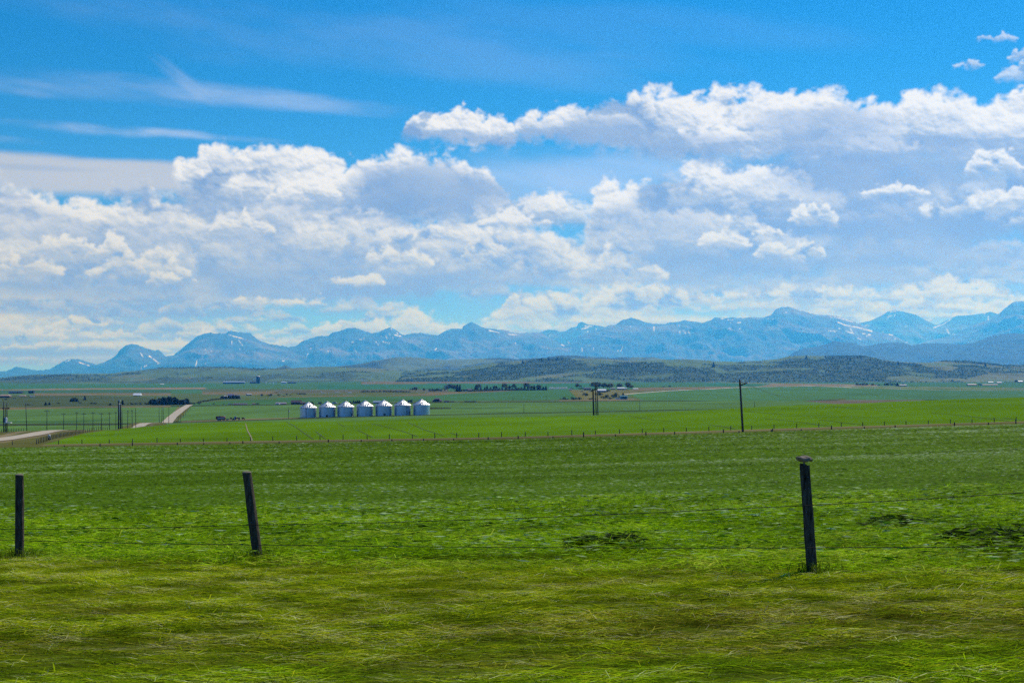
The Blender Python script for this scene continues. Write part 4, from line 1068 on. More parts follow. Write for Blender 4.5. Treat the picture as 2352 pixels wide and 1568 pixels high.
# four-legged pole structure in the middle
px0, d = Q('p5', 480)[0], 545.0
g = G(px0, d, -.3); mpx = d / F
t = thing('pole_structure', 'group of four tall dark poles joined by a sloping beam behind the lime field', 'power poles', g)
for zx, top, r_ in ((449, 385, .19), (460, 395, .15), (489, 335, .20), (511, 335, .19)):
    h = (Q('p5', 0, 748)[1] - Q('p5', 0, top)[1]) * mpx + .5
    x = (Q('p5', zx)[0] - px0) * mpx
    MB().tube([(x + .3, random.uniform(-1, 1), 0), (x, 0, h)], [r_ * 1.15, r_ * .8], 10).obj('pole', M_WOODP, t, True)
hb_ = (Q('p5', 0, 748)[1] - Q('p5', 0, 385)[1]) * mpx
MB().tube([(-1.6, -.3, hb_ - .6), (1.1, -.3, hb_ + .6)], .22, 8).obj('beam', M_WOODP, t)
for s in (-1.3, -.2, .8): MB().lathe([(0, hb_ + s * .45 + .2), (.10, hb_ + s * .45 + .2), (.11, hb_ + s * .45 + .5), (0, hb_ + s * .45 + .6)], 8, s, -.3).obj('insulator', M_INS, t, True)

# double transformer poles on the left, and the cluster at the left edge
px0, d = Q('p1', 1650)[0], 560.0
g = G(px0, d, -.3); mpx = d / F
t = thing('pole_structure', 'pair of stout dark poles with white caps and pale riser pipe left of road hump', 'power poles', g)
for zx, top, r_ in ((1634, 560, .24), (1663, 610, .26)):
    h = (Q('p1', 0, 962)[1] - Q('p1', 0, top)[1]) * mpx + .3; x = (Q('p1', zx)[0] - px0) * mpx
    MB().tube([(x, 0, 0), (x, 0, h)], [r_ * 1.25, r_], 10).obj('pole', M_WOODP, t, True)
    MB().box(x - .1, x + .75 if zx < 1650 else x + .2, -.4, .2, h - .35, h - .02).obj('cap_box', M_ALU, t)
hp = (Q('p1', 0, 962)[1] - Q('p1', 0, 590)[1]) * mpx
MB().tube([(.0, -.35, hp * .38), (-.05, -.35, hp * .98)], .11, 8).obj('riser_pipe', M_ALU, t, True)
MB().tube([(-.15, -.3, hp * 1.0), (-.15, -.3, hp + 1.2)], .09, 8).obj('top_pin', M_WOODP, t, True)
px0, d = Q('p1', 75)[0], 505.0
g = G(px0, d, -.3); mpx = d / F
t = thing('pole_structure', 'cluster of three poles with crossarm, grey transformer and white platform at the left edge', 'power poles', g)
zb_ = Q('p1', 0, 1005)[1]
for zx, top, r_ in ((52, 575, .18), (74, 650, .15), (96, 590, .18)):
    h = (zb_ - Q('p1', 0, top)[1]) * mpx; x = (Q('p1', zx)[0] - px0) * mpx
    MB().tube([(x, 0, 0), (x, 0, h)], [r_ * 1.2, r_ * .9], 10).obj('pole', M_WOODP, t, True)
h = (zb_ - Q('p1', 0, 665)[1]) * mpx
MB().box(-2.2, 1.5, -.3, -.15, h - .12, h + .1).obj('crossarm', M_WOODP, t)
for x in (-.7, 1.25): MB().box(x - .25, x + .25, -.5, .0, h - .3, h + .25).obj('cutout_switch', M_DARKM, t)
h = (zb_ - Q('p1', 0, 870)[1]) * mpx
MB().box(-.2, 2.2, -.9, .5, h, h + .32).obj('platform', M_ALU, t)
MB().lathe([(0, h + .32), (.42, h + .32), (.45, h + .6), (.45, h + 1.9), (.36, h + 2.1), (0, h + 2.15)], 14, .25, -.2).obj('transformer', M_ALU, t, True)
MB().box(-.75, -.15, -.5, .1, h + .2, h + 1.9).obj('meter_box', M_DARKM, t)

# white-topped marker post on the roadside
px, d = at('p1', 679, 1100, 300, 520)
t = thing('marker_post', 'white capped dark marker post standing by the roadside fence', 'marker post', G(px, d, -.1))
s_ = sz(76, d)
MB().tube([(0, 0, 0), (0, 0, s_ * .45)], .28, 12).obj('base', M_DARKM, t, True)
MB().tube([(0, 0, s_ * .45), (0, 0, s_ * .95), (0, 0, s_ + .12)], [.30, .30, .16], 12).obj('cap', M_ALU, t, True)


# ---- fences
def fence(name, label, cat, posts, r_, wires, mp, group=None, tall=None):
    o = thing(name, label, cat, posts[0][0])
    o0 = posts[0][0]
    tops = []
    for g_, h in posts:
        dx, dy = random.uniform(-.05, .05) * h, random.uniform(-.05, .05) * h
        q = g_ - o0
        MB().tube([q + Vector((0, 0, -.25)), q + Vector((dx * .5, dy * .5, h * .55)), q + Vector((dx, dy, h))], [r_ * 1.05, r_, r_ * .92], 8).obj('post', mp, o, True)
        tops.append((q, h))
    for f_ in wires:
        MB().tube([q + Vector((0, -.1, h * f_)) for q, h in tops], .012, 4, cap=False).obj('wire', M_WIRE, o)
    return o


random.seed(8)
nr = [('p1', 885), ('p1', 1380), ('p1', 1828), ('p2', 240), ('p2', 600), ('p2', 962), ('p2', 1145), ('p2', 1640), ('p2', 2318), ('p3', 1155), ('p3', 1575), ('p3', 2015), ('p4', 375), ('p4', 848), ('p4', 1257), ('p4', 1740), ('p4', 2165),
      ('p5', 765), ('p5', 1185), ('p5', 1577), ('p5', 2255), ('p6', 450), ('p6', 885), ('p6', 905), ('p6', 1308), ('p6', 1722), ('p6', 2172), ('p7', 577), ('p7', 1395), ('p7', 1863), ('p7', 2243)]
hh = {('p4', 2165): 1.75, ('p5', 1185): 1.5, ('p7', 1395): 1.55, ('p7', 2243): 1.75, ('p5', 2255): 1.55, ('p6', 1722): 1.6, ('p1', 1828): 1.55, ('p2', 2318): 1.45, ('p4', 1257): 1.5}
fence('wire_fence', 'row of stout dark posts along the near side of the pale lane', 'fence', [(G(Q(p, x)[0], 229), hh.get((p, x), random.uniform(1.15, 1.4))) for p, x in nr], .105, (.5, .8), M_POST)
fr = [('p1', x) for x in (170, 808, 1130, 1505, 1825, 2165)] + [('p2', x) for x in (280, 600, 922, 1245, 1555, 1883, 2205)] + [('p3', x) for x in (905, 1237, 1543, 1860, 2170)] + [('p4', x) for x in (112, 415, 717, 1030, 1358, 1672, 2000)] + \
     [('p5', x) for x in (162, 490, 820, 1135, 1430, 1740, 2052)] + [('p6', x) for x in (30, 330, 620, 927, 1240, 1545, 1855, 2150)] + [('p7', x) for x in (427, 727, 1033, 1338, 1635, 1943, 2243)]
fence('wire_fence', 'row of evenly spaced posts in brown grass along the lime-green field', 'fence', [(G(Q(p, x)[0], 297), random.uniform(.8, 1.1)) for p, x in fr], .085, (.5, .85), M_POST)
pa, pb, pc_ = at('p1', 505, 1160, 285, 330), at('p1', 1150, 1000, 420, 540), (Q('p1', 1480)[0], 545.0)
rp = []
for s in np.linspace(0, 1, 34):
    rp.append((pa[0] + (pb[0] - pa[0]) * s ** .92, pa[1] + (pb[1] - pa[1]) * s))
for s in np.linspace(.08, 1, 11): rp.append((pb[0] + (pc_[0] - pb[0]) * s, pb[1] + (pc_[1] - pb[1]) * s))
fence('wire_fence', 'close-set post fence climbing beside the gravel road at left', 'fence', [(G(a_, d_), random.uniform(1.1, 1.3)) for a_, d_ in rp], .09, (.5, .85), M_POST)
fence('wire_fence', 'faint post fence on the far side of the gravel road near the pole cluster', 'fence', [(G(Q('p1', x)[0], dd_), 1.2) for x, dd_ in zip(range(20, 330, 34), np.linspace(500, 545, 10))], .09, (.5,), M_POST)

# ---- steel grain bins
NRIB = 24


def bin_meshes():
    r_, hw, hr = 4.75, 5.8, 3.15
    prof_ = []
    n = 26
    for i in range(n + 1):
        z = hw * i / n
        prof_ += [(r_ + .03, z), (r_ - .03, z + hw / n * .5)] if i < n else [(r_ + .03, z)]
    wall = MB().lathe(prof_, 48)
    roof = MB(); o = 96
    vs, fs = [], []
    for i, (rr, z) in enumerate(((r_ + .28, hw - .06), (r_ * .5, hw + hr * .53), (.62, hw + hr * .93))):
        for k in range(o):
            q = 2 * math.pi * k / o
            vs.append((rr * math.cos(q), rr * math.sin(q), z + (.10 if k % 4 == 0 else 0.0)))
    for i in range(2):
        for k in range(o): fs.append((i * o + k, i * o + (k + 1) % o, (i + 1) * o + (k + 1) % o, (i + 1) * o + k))
    roof.raw(vs, fs)
    eave = MB().lathe([(r_ + .02, hw - .25), (r_ + .14, hw - .22), (r_ + .14, hw - .05), (r_ + .02, hw - .03)], 48)
    cap = MB().lathe([(.62, hw + hr * .90), (.66, hw + hr * .98), (.60, hw + hr + .02), (.0, hw + hr + .14)], 20)
    return wall, roof, eave, cap, r_, hw, hr


wall, roof, eave, cap_, BR, BW, BH = bin_meshes()
blabs = ['leftmost of the seven steel grain bins, with a ladder down its front', 'second grain bin from the left, with a small dark door at its foot', 'third grain bin from the left, between the dark-door bin and the middle bin',
         'middle grain bin of the row of seven', 'grain bin just right of the middle one, with a blue-grey shed roof behind it', 'sixth grain bin, next to the rightmost, with a dark seam on its right side', 'rightmost of the seven steel grain bins']
bin0 = thing('grain_bin', blabs[0], 'grain bin', (0, 0, 0), 0, 'steel grain bins in a row')
wall.obj('wall', M_GALV, bin0, True); ro = roof.obj('roof', M_GALVR, bin0, False); cap_.obj('roof_cap', M_GALVR, ro, True); eave.obj('eave_ring', M_GALV, bin0, True)
for q in (-2.3, -1.0, -.35, 1.2, 2.6):
    v_ = MB(); rr = BR * .74; z = BW + BH * .27
    v_.lathe([(.24, z - .1), (.24, z + .42), (.34, z + .45), (.34, z + .62), (0, z + .68)], 10, rr * math.cos(q), rr * math.sin(q)); v_.obj('roof_vent', M_DARKM, bin0, True)
lad = MB()
for s in (-.18, .18): lad.box(s - .03, s + .03, -BR - .18, -BR - .10, .4, BW + .1)
for k in range(18): lad.box(-.15, .15, -BR - .16, -BR - .12, .6 + k * .3, .65 + k * .3)
ladm = lad.obj('ladder', M_DARKM, bin0)
bins = [bin0]
dm = MB().box(-.55, .55, -BR - .06, -BR + .1, .1, 1.35); dm.box(-.62, .62, -BR - .09, -BR - .05, 1.35, 1.45)
door0 = dm.obj('door', M_DARKM, bin0)


def clone(o, parent=None):
    c_ = o.copy(); COL.objects.link(c_); c_.parent = parent
    for ch in o.children: clone(ch, c_)
    return c_


for k in range(1, 7): bins.append(clone(bin0))
for k, (bn, zx, zy) in enumerate(zip(bins, (425, 687, 940, 1205, 1465, 1725, 1985), (792, 784, 779, 772, 765, 759, 752))):
    bn['label'] = blabs[k]
    px, py = Q('p3', zx, zy); d = 806.0
    g = G(px, d); g.z = CZ - (py - YH) / F * d
    bn.location = g; bn.rotation_euler = (0, 0, [-.10, 0.75, 1.9, 2.9, -2.2, .62, 2.2][k])
    for ch in list(bn.children):
        if ch.name.startswith('ladder'): ch.rotation_euler = (0, 0, 0 if k == 0 else (0.0 if k == 5 else 1.2))
        if ch.name.startswith('door'): ch.rotation_euler = (0, 0, -.65 if k == 1 else 2.4)
pad = MB()
ga, gb = bins[0].location, bins[-1].location
pad.raw([(ga.x - 9, ga.y - 6.5, ga.z - 1.4), (gb.x + 9, gb.y - 6.5, gb.z - 1.4), (gb.x + 9, gb.y + 8, gb.z - 1.4), (ga.x - 9, ga.y + 8, ga.z - 1.4), (ga.x - 7, ga.y - 5.4, ga.z - .02), (gb.x + 7, gb.y - 5.4, gb.z - .02), (gb.x + 7, gb.y + 7, gb.z - .02), (ga.x - 7, ga.y + 7, ga.z - .02)],
        [(0, 1, 5, 4), (1, 2, 6, 5), (2, 3, 7, 6), (3, 0, 4, 7), (4, 5, 6, 7)])
tag(pad.obj('gravel_pad', mat('weedy_gravel', (.075, .085, .045), 0.95, var=0.3, scale=.6)), kind='structure')


# ---- buildings
def house(name, label, cat, p, zx, zy, wz, hz_, wallc, roofc, d0, d1, dep=0.8, rooff=0.45, hip=0.0, windows=0, door=None, rz=0.0, group=None, flat=False, front=None):
    px, d = at(p, zx, zy, d0, d1)
    w, h = sz(wz, d), sz(hz_, d)
    t = thing(name, label, cat, G(px, d, -.15), rz, group)
    hw = h * (1 - rooff); hr = h * rooff; dp = max(w * dep if w < 14 else 9.0, 3.0)
    a_, b_ = w / 2, dp / 2
    MB().box(-a_, a_, -b_, b_, -.4, hw).obj('wall', paint(wallc, .8), t)
    ov = min(.5, w * .05); i_ = a_ * hip
    if flat: rf = MB().box(-a_ - ov, a_ + ov, -b_ - ov, b_ + ov, hw + .01, hw + max(hr, .2))
    else:
        rf = MB().raw([(-a_ - ov, -b_ - ov, hw), (a_ + ov, -b_ - ov, hw), (a_ + ov, b_ + ov, hw), (-a_ - ov, b_ + ov, hw), (-a_ - ov + i_, 0, h), (a_ + ov - i_, 0, h),
                       (-a_ - ov, -b_ - ov, hw - .12), (a_ + ov, -b_ - ov, hw - .12), (a_ + ov, b_ + ov, hw - .12), (-a_ - ov, b_ + ov, hw - .12)],
                      [(0, 1, 5, 4), (2, 3, 4, 5), (1, 2, 5), (3, 0, 4), (6, 7, 1, 0), (7, 8, 2, 1), (8, 9, 3, 2), (9, 6, 0, 3)])
    rf.obj('roof', paint(roofc, .5), t)
    for k in range(windows):
        x = -a_ + w * (k + .5) / windows
        MB().box(x - w * .16 / windows, x + w * .16 / windows, -b_ - .05, -b_ + .05, hw * .40, hw * .78).obj('window', M_GLASS, t)
    if door is not None: MB().box(-w * .12, w * .12, -b_ - .06, -b_ + .05, -.1, hw * .72).obj('door', paint(door, .8), t)
    if front is not None:
        for s in (-1, 1): MB().box(s * a_ * .92 - w * .05, s * a_ * .92 + w * .05, -b_ - .08, -b_ + .04, -.1, hw * .95).obj('door_post', paint(front, .8), t)
    return t


TAN, BRN, DKB, GRY, WHT, BLU, RED_ = (.30, .22, .15), (.10, .065, .05), (.035, .045, .075), (.25, .27, .30), (.80, .80, .80), (.16, .27, .42), (.16, .05, .04)
DARK = (.035, .03, .035)
HS = [
    ('house', 'wide low house with tan hipped roof at the far left edge', 'house', 'p1', 70, 516, 152, 46, (.08, .06, .06), (.42, .30, .21), 1450, 2600, dict(hip=.5, windows=3)),
    ('shed', 'small tan-roofed shed right of the wide low house', 'shed', 'p1', 312, 501, 82, 20, DARK, (.45, .34, .26), 1450, 2600, dict(hip=.3)),
    ('hut', 'tiny grey hut right of the small tan-roofed shed', 'hut', 'p1', 440, 506, 52, 17, (.15, .15, .16), GRY, 1450, 2600, {}),
    ('barn', 'long dark blue barn behind the low houses at far left', 'barn', 'p1', 220, 456, 182, 30, DKB, (.06, .08, .13), 1800, 3000, {}),
    ('shed', 'dark boxy shed at the right end of the long dark blue barn', 'shed', 'p1', 435, 457, 70, 36, DKB, DKB, 1800, 3000, dict(flat=True, rooff=.12)),
    ('barn', 'bright white roofed barn on the brown slope above the road', 'barn', 'p1', 1895, 493, 92, 40, (.06, .07, .16), WHT, 1500, 3000, dict(rooff=.72, dep=1.0)),
    ('shed', 'tiny white shed among bushes at the foot of the left hills', 'shed', 'p1', 2235, 338, 46, 13, (.4, .4, .42), WHT, 3500, 5200, {}),
    ('barn', 'very long pale blue roofed barn beside the tower silo', 'barn', 'p2', 1020, 326, 296, 36, (.055, .11, .19), (.50, .60, .72), 3600, 5000, dict(rooff=.35)),
    ('shed', 'dark shed at the left foot of the tower silo', 'shed', 'p2', 1283, 321, 82, 31, DKB, (.10, .13, .18), 3600, 5000, {}),
    ('barn', 'light blue barn right of the tower silo', 'barn', 'p2', 1708, 321, 64, 26, (.20, .32, .45), (.55, .65, .76), 3600, 5000, {}),
    ('shed', 'long dark blue shed at the right end of the silo farm', 'shed', 'p2', 1822, 319, 112, 21, DKB, (.07, .11, .16), 3600, 5000, {}),
    ('house', 'purple-grey roofed house behind the dark hedge trees', 'house', 'p2', 975, 500, 78, 36, (.5, .48, .5), (.15, .13, .24), 1600, 3000, dict(windows=2)),
    ('shed', 'pale roofed shed left of the purple-grey roofed house', 'shed', 'p2', 905, 504, 48, 17, GRY, (.5, .5, .5), 1600, 3000, {}),
    ('shed', 'blue roofed shed right of the purple-grey roofed house', 'shed', 'p2', 1062, 502, 66, 24, DKB, (.07, .11, .17), 1600, 3000, {}),
    ('barn', 'small pale gabled barn alone on the brown slope', 'barn', 'p2', 1225, 486, 62, 27, (.20, .19, .20), (.34, .35, .35), 1600, 3000, dict(rz=.5)),
    ('shed', 'low dark blue shed left of the long red barn', 'shed', 'p2', 970, 609, 52, 14, DKB, (.07, .09, .16), 1380, 1800, {}),
    ('barn', 'long low red barn by the second hedge line', 'barn', 'p2', 1108, 612, 172, 20, (.16, .07, .08), (.15, .085, .10), 1380, 1800, {}),
    ('shed', 'small pinkish shed right of the long red barn', 'shed', 'p2', 1292, 609, 38, 20, (.22, .14, .15), (.27, .19, .22), 1380, 1800, {}),
    ('barn', 'grey roofed brown barn beside a white car left of the dark barn', 'barn', 'p2', 1668, 610, 132, 32, (.06, .04, .045), (.26, .23, .26), 1380, 1800, dict(rooff=.55, door=DARK)),
    ('barn', 'big dark maroon barn just left of the grain bins', 'barn', 'p2', 1880, 607, 130, 58, (.05, .03, .035), (.075, .05, .065), 1380, 1800, dict(windows=3, rooff=.5)),
    ('shed', 'low dark shed with turned gable at the right of the maroon barn', 'shed', 'p2', 1965, 607, 70, 36, (.055, .03, .035), (.07, .045, .055), 1380, 1800, dict(rz=.4)),
    ('shed', 'blue-grey roofed shed behind the grain bins right of the middle', 'shed', 'p3', 1390, 594, 124, 36, (.17, .24, .34), (.22, .30, .42), 1380, 1900, dict(rooff=.5)),
    ('house', 'dark two-tier house right of the grain bins', 'house', 'p3', 2202, 576, 124, 34, (.035, .03, .05), (.10, .08, .11), 1380, 2000, dict(windows=4)),
    ('garage', 'dark roofed garage with white door right of the two-tier house', 'garage', 'p3', 2330, 579, 66, 26, (.06, .035, .04), (.05, .035, .04), 1380, 2000, dict(door=WHT)),
    ('shed', 'low dark shed touching the garage with the white door', 'shed', 'p4', 345, 574, 66, 14, DARK, DARK, 1380, 2000, {}),
    ('shed', 'very long flat dark shed in the field right of the garage', 'shed', 'p4', 602, 572, 152, 12, (.05, .055, .06), (.045, .055, .055), 1380, 2000, dict(flat=True)),
    ('house', 'mauve roofed house half hidden in the tree row', 'house', 'p4', 590, 430, 66, 38, (.2, .16, .18), (.17, .13, .18), 2100, 3200, {}),
    ('shed', 'small blue-grey shed at the right end of the white greenhouse', 'shed', 'p4', 1980, 411, 46, 16, DKB, (.2, .25, .33), 1900, 3000, {}),
    ('farmhouse', 'white roofed farmhouse under the big yard trees', 'house', 'p5', 572, 442, 122, 46, (.10, .14, .20), (.66, .70, .74), 1700, 3000, dict(hip=.15, windows=3)),
    ('barn', 'dark barn behind the four-legged pole structure', 'barn', 'p5', 378, 412, 96, 38, (.04, .05, .06), (.06, .07, .10), 1800, 3000, {}),
    ('shed', 'grey shed between the big trees and the white house', 'shed', 'p5', 728, 404, 58, 26, (.12, .14, .17), (.25, .27, .30), 1800, 3000, {}),
    ('house', 'white roofed low house left of the tall yard tree', 'house', 'p5', 838, 408, 96, 36, (.08, .10, .15), (.60, .63, .66), 1800, 3000, dict(windows=2)),
    ('shed', 'white shed touching the tall yard tree', 'shed', 'p5', 903, 404, 36, 27, (.5, .52, .55), (.75, .75, .75), 1900, 3000, {}),
    ('shed', 'white roofed shed at the right end of the farm yard', 'shed', 'p5', 1040, 405, 66, 20, (.15, .17, .18), (.72, .73, .74), 1900, 3000, {}),
    ('shed', 'teal machine shed with pale door posts by the country road', 'shed', 'p5', 878, 537, 96, 54, (.03, .13, .17), (.05, .20, .25), 1360, 2200, dict(front=(.35, .55, .60), rooff=.22, door=(.025, .06, .09))),
    ('house', 'grey-blue roofed house with two spruces on the plain at right', 'house', 'p7', 680, 541, 112, 24, (.10, .13, .19), (.20, .26, .36), 2600, 5200, dict(hip=.3)),
    ('barn', 'dark round-shouldered barn on the plain at far right', 'barn', 'p7', 1632, 534, 132, 25, DKB, (.045, .065, .11), 2600, 5200, dict(hip=.25)),
    ('barn', 'long dull red barn right of the dark round-shouldered barn', 'barn', 'p7', 1865, 532, 236, 18, (.085, .05, .06), (.09, .06, .075), 2600, 5200, {}),
    ('shed', 'pale blue roofed shed above the long dull red barn', 'shed', 'p7', 1890, 497, 68, 18, DKB, (.62, .70, .80), 4300, 6000, {}),
    ('shed', 'white ended blue shed left of the far right farmhouse', 'shed', 'p7', 2008, 503, 62, 20, (.3, .36, .45), (.14, .18, .26), 4300, 6000, {}),
    ('house', 'small white farmhouse at the far right foot of the hills', 'house', 'p7', 2300, 492, 60, 26, (.12, .16, .22), WHT, 4300, 6000, {})]
for nm, lab, cat, p, zx, zy, wz, hz_, wc, rc, d0, d1, kw in HS: house(nm, lab, cat, p, zx, zy, wz, hz_, wc, rc, d0, d1, **kw)
# upper storey of the two-tier house
tt = [o for o in COL.objects if o.get('label', '').startswith('dark two-tier')][0]
px, d = at('p3', 2202, 576, 1380, 2000)
w = sz(74, d); z0, z1 = sz(30, d), sz(56, d)
MB().box(-w / 2, w / 2, -2.2, 2.2, z0 * .6, z0 + (z1 - z0) * .5).obj('upper_wall', paint((.04, .03, .05), .8), tt)
MB().raw([(-w * .56, -2.8, z0 + (z1 - z0) * .5), (w * .56, -2.8, z0 + (z1 - z0) * .5), (w * .56, 2.8, z0 + (z1 - z0) * .5), (-w * .56, 2.8, z0 + (z1 - z0) * .5), (-w * .4, 0, z1), (w * .4, 0, z1)],
         [(0, 1, 5, 4), (2, 3, 4, 5), (1, 2, 5), (3, 0, 4), (3, 2, 1, 0)]).obj('upper_roof', paint((.11, .08, .11), .5), tt)

# tower silo
px, d = at('p2', 1352, 322, 3600, 5000)
r_, h = sz(54, d) / 2, sz(105, d)
t = thing('tower_silo', 'tall dark blue tower silo with white dome in front of the left hills', 'silo', G(px, d, -.3))
MB().lathe([(r_ + (.12 if k % 2 else 0), h * .93 * k / 24) for k in range(25)], 28).obj('wall', paint((.022, .045, .085), .5), t, True)
MB().lathe([(r_ * 1.03, h * .93), (r_ * .95, h * .97), (r_ * .6, h * 1.0), (0, h * 1.02)], 28).obj('dome', paint(WHT, .5), t, True)
MB().tube([(0, 0, h), (0, 0, h * 1.34)], .45, 6).obj('mast', M_DARKM, t)
for k, (zx, zz) in enumerate(((1455, 18), (1510, 14), (1556, 15), (1604, 11))):
    px, d = at('p2', zx, 322, 3600, 5000); s_ = sz(zz, d)
    t = thing('storage_tank', ['white tank nearest right of the tower silo', 'low white tank second right of the tower silo', 'white tank left of a small grey one beside the tower silo', 'small grey tank farthest right of the tower silo group'][k], 'tank', G(px, d, -.1), 0, 'tanks beside the tower silo')
    MB().lathe([(s_ * .55, 0), (s_ * .55, s_ * .75), (s_ * .35, s_ * .95), (0, s_)], 16).obj('shell', paint(WHT if k < 3 else GRY, .5), t, True)
    MB().lathe([(.5, s_ * .95), (.5, s_ * 1.05), (0, s_ * 1.08)], 8).obj('hatch', M_DARKM, t)

M_PLASTIC = mat('white_greenhouse_film', (.90, .90, .88), 0.5, var=0.05, transl=0.5)
# white greenhouse of many bays
px, d = at('p4', 1815, 397, 2000, 3000)
w = sz(254, d)
t = thing('greenhouse', 'long white many-arched greenhouse at the end of the tree row', 'greenhouse', G(px, d, -.1))
nb = 9
for k in range(nb):
    x0 = -w / 2 + w * k / nb; bw = w / nb; hh_ = sz(29, d) * (1.0 if k not in (2, 5) else .85)
    v_ = MB(); prof_ = [(x0 + bw * (.5 - .5 * math.cos(q)) * .98, .35 * hh_ + .65 * hh_ * math.sin(q)) for q in np.linspace(0, math.pi, 9)]
    prof_ = [(x0, 0)] + prof_ + [(x0 + bw * .98, 0)]
    n = len(prof_)
    v_.raw([(x, -5, z) for x, z in prof_] + [(x, 5, z) for x, z in prof_], [(i, i + 1, n + i + 1, n + i) for i in range(n - 1)] + [tuple(range(n))[::-1], tuple(range(n, 2 * n))]).obj('bay', M_PLASTIC, t)
for k, (zx, zy, wz) in enumerate(((632, 456, 58), (822, 452, 62), (998, 453, 56))):
    px, d = at('p3', zx, zy, 1900, 3000); w = sz(wz, d)
    v_ = MB()
    for i in range(5): v_.tube([(-w / 2 + w * i / 5 + .2, 0, .75), (-w / 2 + w * (i + 1) / 5 - .2, 0, .75)], .85, 10)
    tag(v_.obj('bale_row', paint((.80, .80, .78), .5), None, False, G(px, d)), ['leftmost row of white wrapped bales on the brown slope above the grain bins', 'middle row of white wrapped bales, a little higher than its neighbours', 'rightmost row of white wrapped bales, left of the dark shrub row'][k], 'hay bales', 'white wrapped bale rows')


# ---- vehicles and machines
def wheel(cx, cy, r_, w_, parent):
    o = MB().tube([(cx, cy - w_ / 2, r_), (cx, cy + w_ / 2, r_)], r_, 16).obj('wheel', M_TYRE, parent, True)
    MB().tube([(cx, cy - w_ / 2 - .02, r_), (cx, cy - w_ / 2 + .04, r_)], r_ * .5, 12).obj('rim', M_ALU, o, True)
    return o


def car(p, zx, zy, d0, d1, col, label, ln=4.6, hgt=1.6, van=False):
    px, d = at(p, zx, zy, d0, d1)
    t = thing('parked_car', label, 'car', G(px, d))
    z1, z2 = hgt * .55, hgt
    a_ = ln / 2
    body = [(-a_, .35), (-a_, z1 * .95), (-a_ * .55, z1), (-a_ * .35, z2) if not van else (-a_ * .85, z2), (a_ * .45, z2), (a_ * .7, z1), (a_, z1 * .9), (a_, .35)]
    n = len(body)
    MB().raw([(x, -.9, z) for x, z in body] + [(x, .9, z) for x, z in body], [(i, (i + 1) % n, n + (i + 1) % n, n + i) for i in range(n)] + [tuple(range(n))[::-1], tuple(range(n, 2 * n))]).obj('body', paint(col, .35), t)
    MB().raw([(-a_ * .45, -.92, z1 + .03), (a_ * .6, -.92, z1 + .03), (a_ * .42, -.92, z2 - .12), (-a_ * .32, -.92, z2 - .12)], [(0, 1, 2, 3)]).obj('window', M_GLASS, t)
    for x in (-a_ * .62, a_ * .62):
        for y in (-.8, .8): wheel(x, y, .34, .22, t)
    return t


car('p2', 1622, 614, 1380, 1800, WHT, 'white parked car in front of the grey roofed brown barn')
car('p3', 788, 601, 1380, 1900, (.7, .7, .7), 'white vehicle parked between second and third grain bin, far behind', 5.5, 2.0, True)
car('p5', 300, 437, 1700, 3000, DARK, 'dark car parked on the yellow yard grass left of the pole structure')
car('p5', 412, 437, 1700, 3000, WHT, 'white car parked by the dark barn behind the pole structure')
car('p5', 1425, 371, 2300, 4200, DARK, 'dark low vehicle on the far field, left one of two', 6.5, 2.0)
car('p5', 1510, 369, 2300, 4200, DARK, 'dark tall vehicle on the far field, right one of two', 6, 3.2, True)
px, d = at('p5', 797, 540, 1360, 2200)
t = thing('caravan', 'pale blue-white caravan parked left of the teal machine shed', 'caravan', G(px, d))
w, h = sz(62, d), sz(21, d)
MB().raw([(x * w / 2, y, z * h) for y in (-1.2, 1.2) for x, z in ((-1, .2), (-1, .8), (-.9, 1), (.9, 1), (1, .75), (.95, .2))], [(0, 1, 2, 3, 4, 5)[::-1], (6, 7, 8, 9, 10, 11)] + [(i, (i + 1) % 6, 6 + (i + 1) % 6, 6 + i) for i in range(6)]).obj('body', paint((.55, .66, .74), .4), t)
for x in (-.55, 0, .5): MB().box(x * w / 2 - .5, x * w / 2 + .5, -1.25, -1.18, h * .55, h * .82).obj('window', M_GLASS, t)
wheel(0, -1.1, .35, .25, t)

# red tank wagon and the implements behind it, on the hedge line left of the bins
px, d = Q('p2', 838)[0], 790.0
g = G(px, d); g.z = CZ - (Q('p2', 0, 832)[1] - YH) / F * d
w, h = sz(138, d), sz(62, d)
t = thing('tank_wagon', 'dark red tank wagon with pale middle band, left of the field machines', 'tank wagon', g, .05)
L_ = w / 2
rt = h * .36
MB().tube([(-L_ * .98, 0, h * .62), (-L_ * .9, 0, h * .62), (L_ * .82, 0, h * .60), (L_ * .92, 0, h * .60)], [rt * .7, rt, rt, rt * .7], 20).obj('tank', M_RED, t, True)
MB().tube([(-L_ * .55, 0, h * .60), (L_ * .78, 0, h * .585)], rt * 1.015, 20).obj('tank_band', paint((.50, .47, .50), .35), t, True)  # paler sleeve round the middle of the tank
MB().box(-L_ * .7, L_ * .9, -.7, .7, h * .20, h * .30).obj('chassis', M_DARKM, t)
MB().lathe([(.35, h * .95), (.35, h * 1.03), (0, h * 1.05)], 10, -L_ * .2).obj('hatch', M_DARKM, t)
for x in (-L_ * .5, -L_ * .12, L_ * .55):
    for y in (-1.0, 1.0): wheel(x, y, h * .20, .4, t)
MB().tube([(L_ * .8, 0, h * .25), (L_ * 1.3, 0, h * .18)], .12, 8).obj('drawbar', M_DARKM, t)
g2 = g + Vector((sz(130, d), 0, .25))
t = thing('field_cultivator', 'low dark field implement between tank wagon and small red tractor', 'implement', g2, .05)
for x in (-1.6, 0, 1.6): MB().box(x - .07, x + .07, -2.2, 2.2, .55, .7).obj('frame_bar', M_DARKM, t)
MB().box(-2.4, 2.4, -.1, .1, .58, .74).obj('main_beam', M_DARKM, t)
